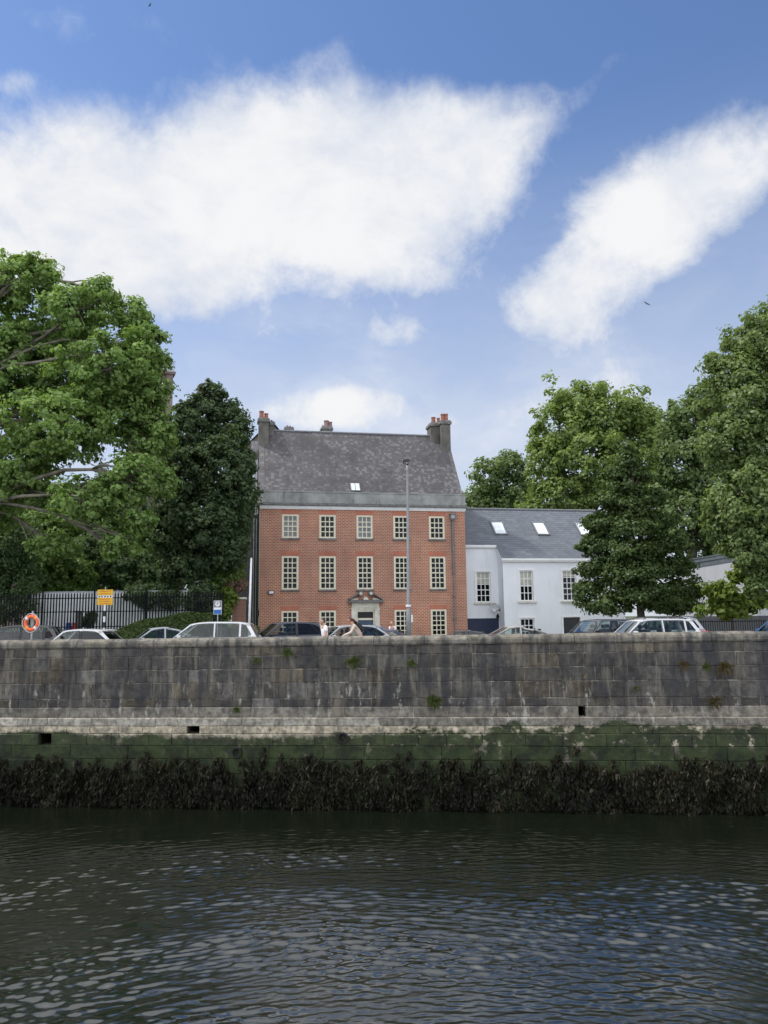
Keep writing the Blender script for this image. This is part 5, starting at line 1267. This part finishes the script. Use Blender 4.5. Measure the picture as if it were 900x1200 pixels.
        if rails:
            yy = side*(wdt(H2)-.06); mb = MB(); mb.tube([(w1+.2, yy, H2*.985), (w1+.35, yy, H2+.05), (rf_-.4, yy, H2+.05), (rf_-.2, yy, H2*.975)], .022, 6); mb.build('roof_rail', M['black_trim'], root)
    if style == 'hatch' or style == 'suv':
        mb = MB(); mb.prism([(rf_-.06, H2*.955), (rf_-.06, H2*.985), (rf_+.18, H2*.955), (rf_+.17, H2*.94)], -wdt(H2)+.05, wdt(H2)-.05); mb.build('spoiler', pm, root)
    mb = MB(); mb.tube([(rf_-.25, 0, H2*.98), (rf_-.12, 0, H2+.16)], .008, 5); mb.build('aerial', M['black_trim'], root)
    return root
white = paint('car_white_paint', (.62, .63, .65)); silver = paint('car_silver_paint', (.42, .43, .45), .35); grey = paint('dark_gunmetal_paint', (.07, .075, .09), .3)
black = paint('dark_charcoal_paint', (.02, .021, .025), .1); blue = paint('dark_blue_paint', (.055, .09, .18), .25); midblue = paint('car_bright_blue_paint', (.05, .12, .28), .2); champ = paint('car_champagne_paint', (.42, .41, .38), .25)
car(18, 34.5, 732.6, 10, 4.3, 0, 'mpv', black, 'dark charcoal people carrier behind the lifebuoy at the left edge', glassR='car_glass')
car(93, 30.2, 737.0, 2, 3.5, 0, 'hatch', white, 'small white hatchback right of the lifebuoy, seen from the side', glassR='car_glass_dark')
car(184, 33.6, 734.6, 22, 4.1, 0, 'sedan', silver, 'silver car with its windscreen showing in front of the hedge')
car(241, 31.2, 728.6, 3, 4.5, 0, 'estate', white, 'white estate car with red tail light left of the white pole', glassR='car_glass')
car(333, 34.5, 728.6, 24, 4.4, 0, 'hatch', grey, 'dark grey hatchback parked at a slant before the first bay of the brick house', glassR='car_glass_dark')
car(404, 34.8, 732.2, 20, 4.2, 0, 'hatch', silver, 'silver hatchback behind the walking man and woman')
car(440, 36.2, 734.4, -4, 4.3, 0, 'coupe', blue, 'dark blue low car before the front door of the brick house')
car(540, 36.5, 738.4, 0, 4.2, 0, 'sedan', black, 'dark car of which only the roof shows below the corner of the brick house')
car(598, 33.0, 732.8, 4, 4.4, 0, 'coupe', champ, 'champagne silver coupe in front of the white house')
car(703, 36.5, 725.6, 28, 4.4, 0, 'suv', grey, 'dark grey off-roader showing its blue tinted windscreen below the white house', glassR='car_glass_dark')
car(757, 32.2, 725.0, 4, 4.2, 0, 'suv', white, 'white off-roader with black roof rails under the conical tree', rails=True)
car(764, 35.0, 722.5, 4, 4.3, 0, 'estate', silver, 'silver estate car half hidden behind the white off-roader')
car(925, 34.0, 725.0, 22, 4.3, 0, 'hatch', midblue, 'blue car cut off by the right edge, its windscreen slope showing')

# ------------------------------------------------------------------ people
def skin(name, verts, edges, radii, mat, parent, lvl=2, root_i=0):
    me = bpy.data.meshes.new(name); me.from_pydata(verts, edges, []); o = bpy.data.objects.new(name, me); col.objects.link(o); o.parent = parent
    md = o.modifiers.new('skin', 'SKIN'); md.use_smooth_shade = True
    for i_, r in enumerate(radii):
        sv = me.skin_vertices[0].data[i_]; sv.radius = (r if isinstance(r, tuple) else (r, r)); sv.use_root = (i_ == root_i)
    sb = o.modifiers.new('sub', 'SUBSURF'); sb.levels = lvl; sb.render_levels = lvl
    me.materials.append(mat)
    bpy.context.view_layer.update()
    dg = bpy.context.evaluated_depsgraph_get(); m2 = bpy.data.meshes.new_from_object(o.evaluated_get(dg)); o.modifiers.clear(); o.data = m2
    m2.polygons.foreach_set('use_smooth', [True]*len(m2.polygons))
    if not m2.materials: m2.materials.append(mat)
    return o
def person(u, D, vtop, label, rz=0, lean=.06, female=False, hair='hair_dark', shirt='tshirt', bag=False, armf=.35, armb=-.3, bald=False, face=-1, zoff=0):
    """walks towards -x when face=-1; z measured from the feet"""
    P = at(u, 735, D); z0 = road_z(P.x)+zoff; Hh = at(u, vtop, D).z-z0; s = Hh/1.75
    root = thing('person', (P.x, D, z0), R(rz), label, 'person'); f = face
    def q(x, y, z): return (f*x*s, y*s, z*s)
    sh = .18 if female else .215; hx = lambda z: lean*(z-.95)*2.2     # forward lean above the hip
    V = [q(0, 0, .95), q(hx(1.15), 0, 1.15), q(hx(1.35), 0, 1.36), q(hx(1.47), 0, 1.47), q(hx(1.53)+.02, 0, 1.55), q(hx(1.6)+.045, 0, 1.635)]
    rad = [(.16, .13), (.15, .125), (.175, .13), (.08, .075), .058, (.075, .095)]
    rad = [(a[0]*s, a[1]*s) if isinstance(a, tuple) else a*s for a in rad]
    E_ = [(0, 1), (1, 2), (2, 3), (3, 4), (4, 5)]
    def add(p, parent_i, r): V.append(p); rad.append(r*s); E_.append((parent_i, len(V)-1)); return len(V)-1
    ends = []
    for sy_, ar in ((-1, armf), (1, armb)):
        a = add(q(hx(1.42), sy_*sh, 1.41), 2, .055); b = add(q(hx(1.3)+ar*.45, sy_*(sh+.04), 1.15), a, .042); c = add(q(hx(1.3)+ar*.95+.08, sy_*(sh+.03), .95+abs(ar)*.15), b, .032)
        h = add(q(hx(1.3)+ar*1.05+.11, sy_*(sh+.02), .88+abs(ar)*.18), c, .036)
        for k in range(4): 
            f1 = add(q(hx(1.3)+ar*1.1+.13+.0, sy_*(sh+.02)+(k-1.5)*.016, .81+abs(ar)*.2-abs(k-1.3)*.004), h, .0095)
        add(q(hx(1.3)+ar*1.05+.16, sy_*(sh-.01), .86+abs(ar)*.18), h, .011)
        ends.append((a, b, c))
    legs = []
    for sy_, st_ in ((-1, .26), (1, -.24)):
        a = add(q(0, sy_*.085, .88), 0, .085); b = add(q(st_*.55+.04, sy_*.09, .5), a, .06); c = add(q(st_-(.02 if st_ > 0 else .1), sy_*.09, .10), b, .04); d = add(q(st_+.13-(.02 if st_ > 0 else .1), sy_*.095, .035), c, .035); legs.append((a, b, c))
    skin('body', V, E_, rad, M['skin'], root)
    # head with face
    hc = Vector(V[5])+Vector((0, 0, .01*s)); mb = MB()
    hm = bmesh.new(); bmesh.ops.create_uvsphere(hm, u_segments=20, v_segments=14, radius=1)
    for v in hm.verts:
        x, y, z = v.co; w = 1-.22*max(0, -z)
        v.co = Vector((x*.098*w, y*.076*w, z*.122))
        if x*f > .6 and -.25 < z < .2 and abs(y) < .3: v.co.x += f*.018       # nose ridge
        if x*f > .5 and .15 < z < .35: v.co.x -= f*.006                          # eye sockets
    me = bpy.data.meshes.new('head'); hm.to_mesh(me); hm.free(); me.materials.append(M['skin']); ho = bpy.data.objects.new('head', me); col.objects.link(ho); ho.parent = root; ho.location = hc; ho.scale = (s, s, s); ho.rotation_euler = (0, f*.25*min(1, lean*4), 0); me.polygons.foreach_set('use_smooth', [True]*len(me.polygons))
    for yy in (-1, 1):
        mb = MB(); mb.lathe([(.006, -.004), (.011, 0), (.006, .004)], 8, 0, Matrix.Translation((f*.088, yy*.03, .018)) @ Matrix.Rotation(R(90), 4, 'Y')); mb.build('eye', M['black_ink'], ho)
        mb = MB(); mb.lathe([(.012, -.01), (.03, 0), (.02, .01)], 10, 0, Matrix.Translation((0, yy*.078, 0)) @ Matrix.Rotation(R(90), 4, 'X')); mb.build('ear', M['skin'], ho)
    mb = MB(); mb.box(f*.083-.004, f*.083+.004, -.02, .02, -.062, -.056); mb.build('mouth', M['red_ink'], ho)
    # clothes
    o_ = .018*s
    tv = [V[0], V[1], V[2], V[3]]; te = [(0, 1), (1, 2), (2, 3)]; tr = [tuple(a+o_ for a in rad[k]) for k in (0, 1, 2)]+[(.075*s, .07*s)]
    for (a, b, c) in ends:
        tv += [V[a], tuple(Vector(V[a]).lerp(Vector(V[b]), .75 if not female else 1.0))]; n_ = len(tv); te += [(2, n_-2), (n_-2, n_-1)]; tr += [.073*s, .062*s]
        if female: tv.append(V[c]); te.append((n_-1, n_)); tr.append(.045*s)
    tr = [t_ if isinstance(t_, tuple) else (t_, t_) for t_ in tr]
    skin('shirt', tv, te, tr, M[shirt], root)
    lv = [tuple(Vector(V[0])-Vector((0, 0, .0)))]; le = []; lr = [(.155*s, .125*s)]
    for (a, b, c) in legs: lv += [V[a], V[b], V[c]]; n_ = len(lv); le += [(0, n_-3), (n_-3, n_-2), (n_-2, n_-1)]; lr += [.10*s, .078*s, .06*s]
    lr = [t_ if isinstance(t_, tuple) else (t_, t_) for t_ in lr]; skin('trousers', lv, le, lr, M['trouser'], root)
    for (a, b, c) in legs:
        p = Vector(V[c]); mb = MB(); mb.box(p.x-.06*s+(f*.02), p.x+.06*s+f*.15*s, p.y-.045*s, p.y+.045*s, 0, .09*s); mb.build('shoe', M['shoe'], root, bevel=.025)
    if not bald:
        hm = bmesh.new(); bmesh.ops.create_uvsphere(hm, u_segments=18, v_segments=12, radius=1)
        bmesh.ops.delete(hm, geom=[v for v in hm.verts if (v.co.x*f > .45 and v.co.z < .45) or v.co.z < -.55], context='VERTS')
        for v in hm.verts: v.co = Vector((v.co.x*.110, v.co.y*.087, v.co.z*.133))
        me = bpy.data.meshes.new('hair'); hm.to_mesh(me); hm.free(); me.materials.append(M[hair]); o2 = bpy.data.objects.new('hair', me); col.objects.link(o2); o2.parent = ho; o2.location = (-f*.008, 0, .008)
        if female: 
            mb = MB()
            for k in range(26):
                yy = random.uniform(-.06, .06); a = Vector((-f*.03, yy, .09)); b = Vector((-f*(.13+random.uniform(0, .04)), yy*1.2, -.03)); c = Vector((-f*(.24+random.uniform(-.05, .05)), yy*1.3, -.2+random.uniform(-.05, .04)))
                mb.tube([a, b, c], [.03, .032, .008], 6)
            mb.build('long_hair', M[hair], ho, smooth=True)
    if bag:
        bx2 = Vector(V[2]); mb = MB(); Mx = Matrix.Translation(bx2) @ Matrix.Rotation(f*lean*2.2, 4, 'Y'); mb.box(*sorted((-f*.12*s, -f*.27*s)), -.14*s, .14*s, -.34*s, .08*s, M=Mx); mb.build('rucksack', M['bag'], root, bevel=.04*s, seg=3)
        mb = MB()
        for yy in (-.12, .12): mb.tube([Mx @ Vector((-f*.12*s, yy*s, .06*s)), Mx @ Vector((0, yy*s, .12*s)), Mx @ Vector((f*.13*s, yy*s, -.02*s)), Mx @ Vector((-f*.08*s, yy*s, -.28*s))], .015*s, 6)
        mb.build('strap', M['bag'], root)
    return root
person(381, 30.2, 725.0, 'man in a white T-shirt with dark hair walking left behind the quay wall', 30, .04, armf=.12, armb=-.15)
person(423, 30.4, 723.4, 'woman in a beige top with long auburn hair and black rucksack leaning forward', 15, .30, True, 'hair_red', 'beige', True, .5, .25)
person(461, 39.0, 728.6, 'bald person in a pale shirt just visible above the blue car', 55, .1, bald=True, armf=.1, armb=-.1)

# birds
def bird(u, v, D, span, roll, label):
    root = thing('bird', at(u, v, D), 0, label, 'bird'); root.rotation_euler = (0, R(roll), 0)
    mb = MB(); mb.lathe([(.01, -.3), (.07, -.12), (.09, .05), (.05, .2), (.01, .3)], 8, 0, Matrix.Rotation(R(90), 4, 'X')); mb.build('body', M['bird'], root, smooth=True)
    for s_ in (-1, 1):
        mb = MB(); w_ = span/2; mb.poly([(0, -.12, .03), (s_*w_*.5, -.16, .10), (s_*w_, .06, .02), (s_*w_*.5, .12, .09), (0, .14, .02), (0, -.1, 0), (s_*w_*.5, -.13, .08), (s_*w_, .06, .01), (s_*w_*.5, .11, .07), (0, .13, 0)], [(0,1,3,4),(1,2,3),(9,8,6,5),(8,7,6)]); mb.build('wing', M['bird'], root)
bird(758, 356, 120, 1.35, 32, 'gull with spread wings high in the sky above the right trees'); bird(176, 6, 120, .9, -60, 'tiny dark bird at the very top left of the sky')
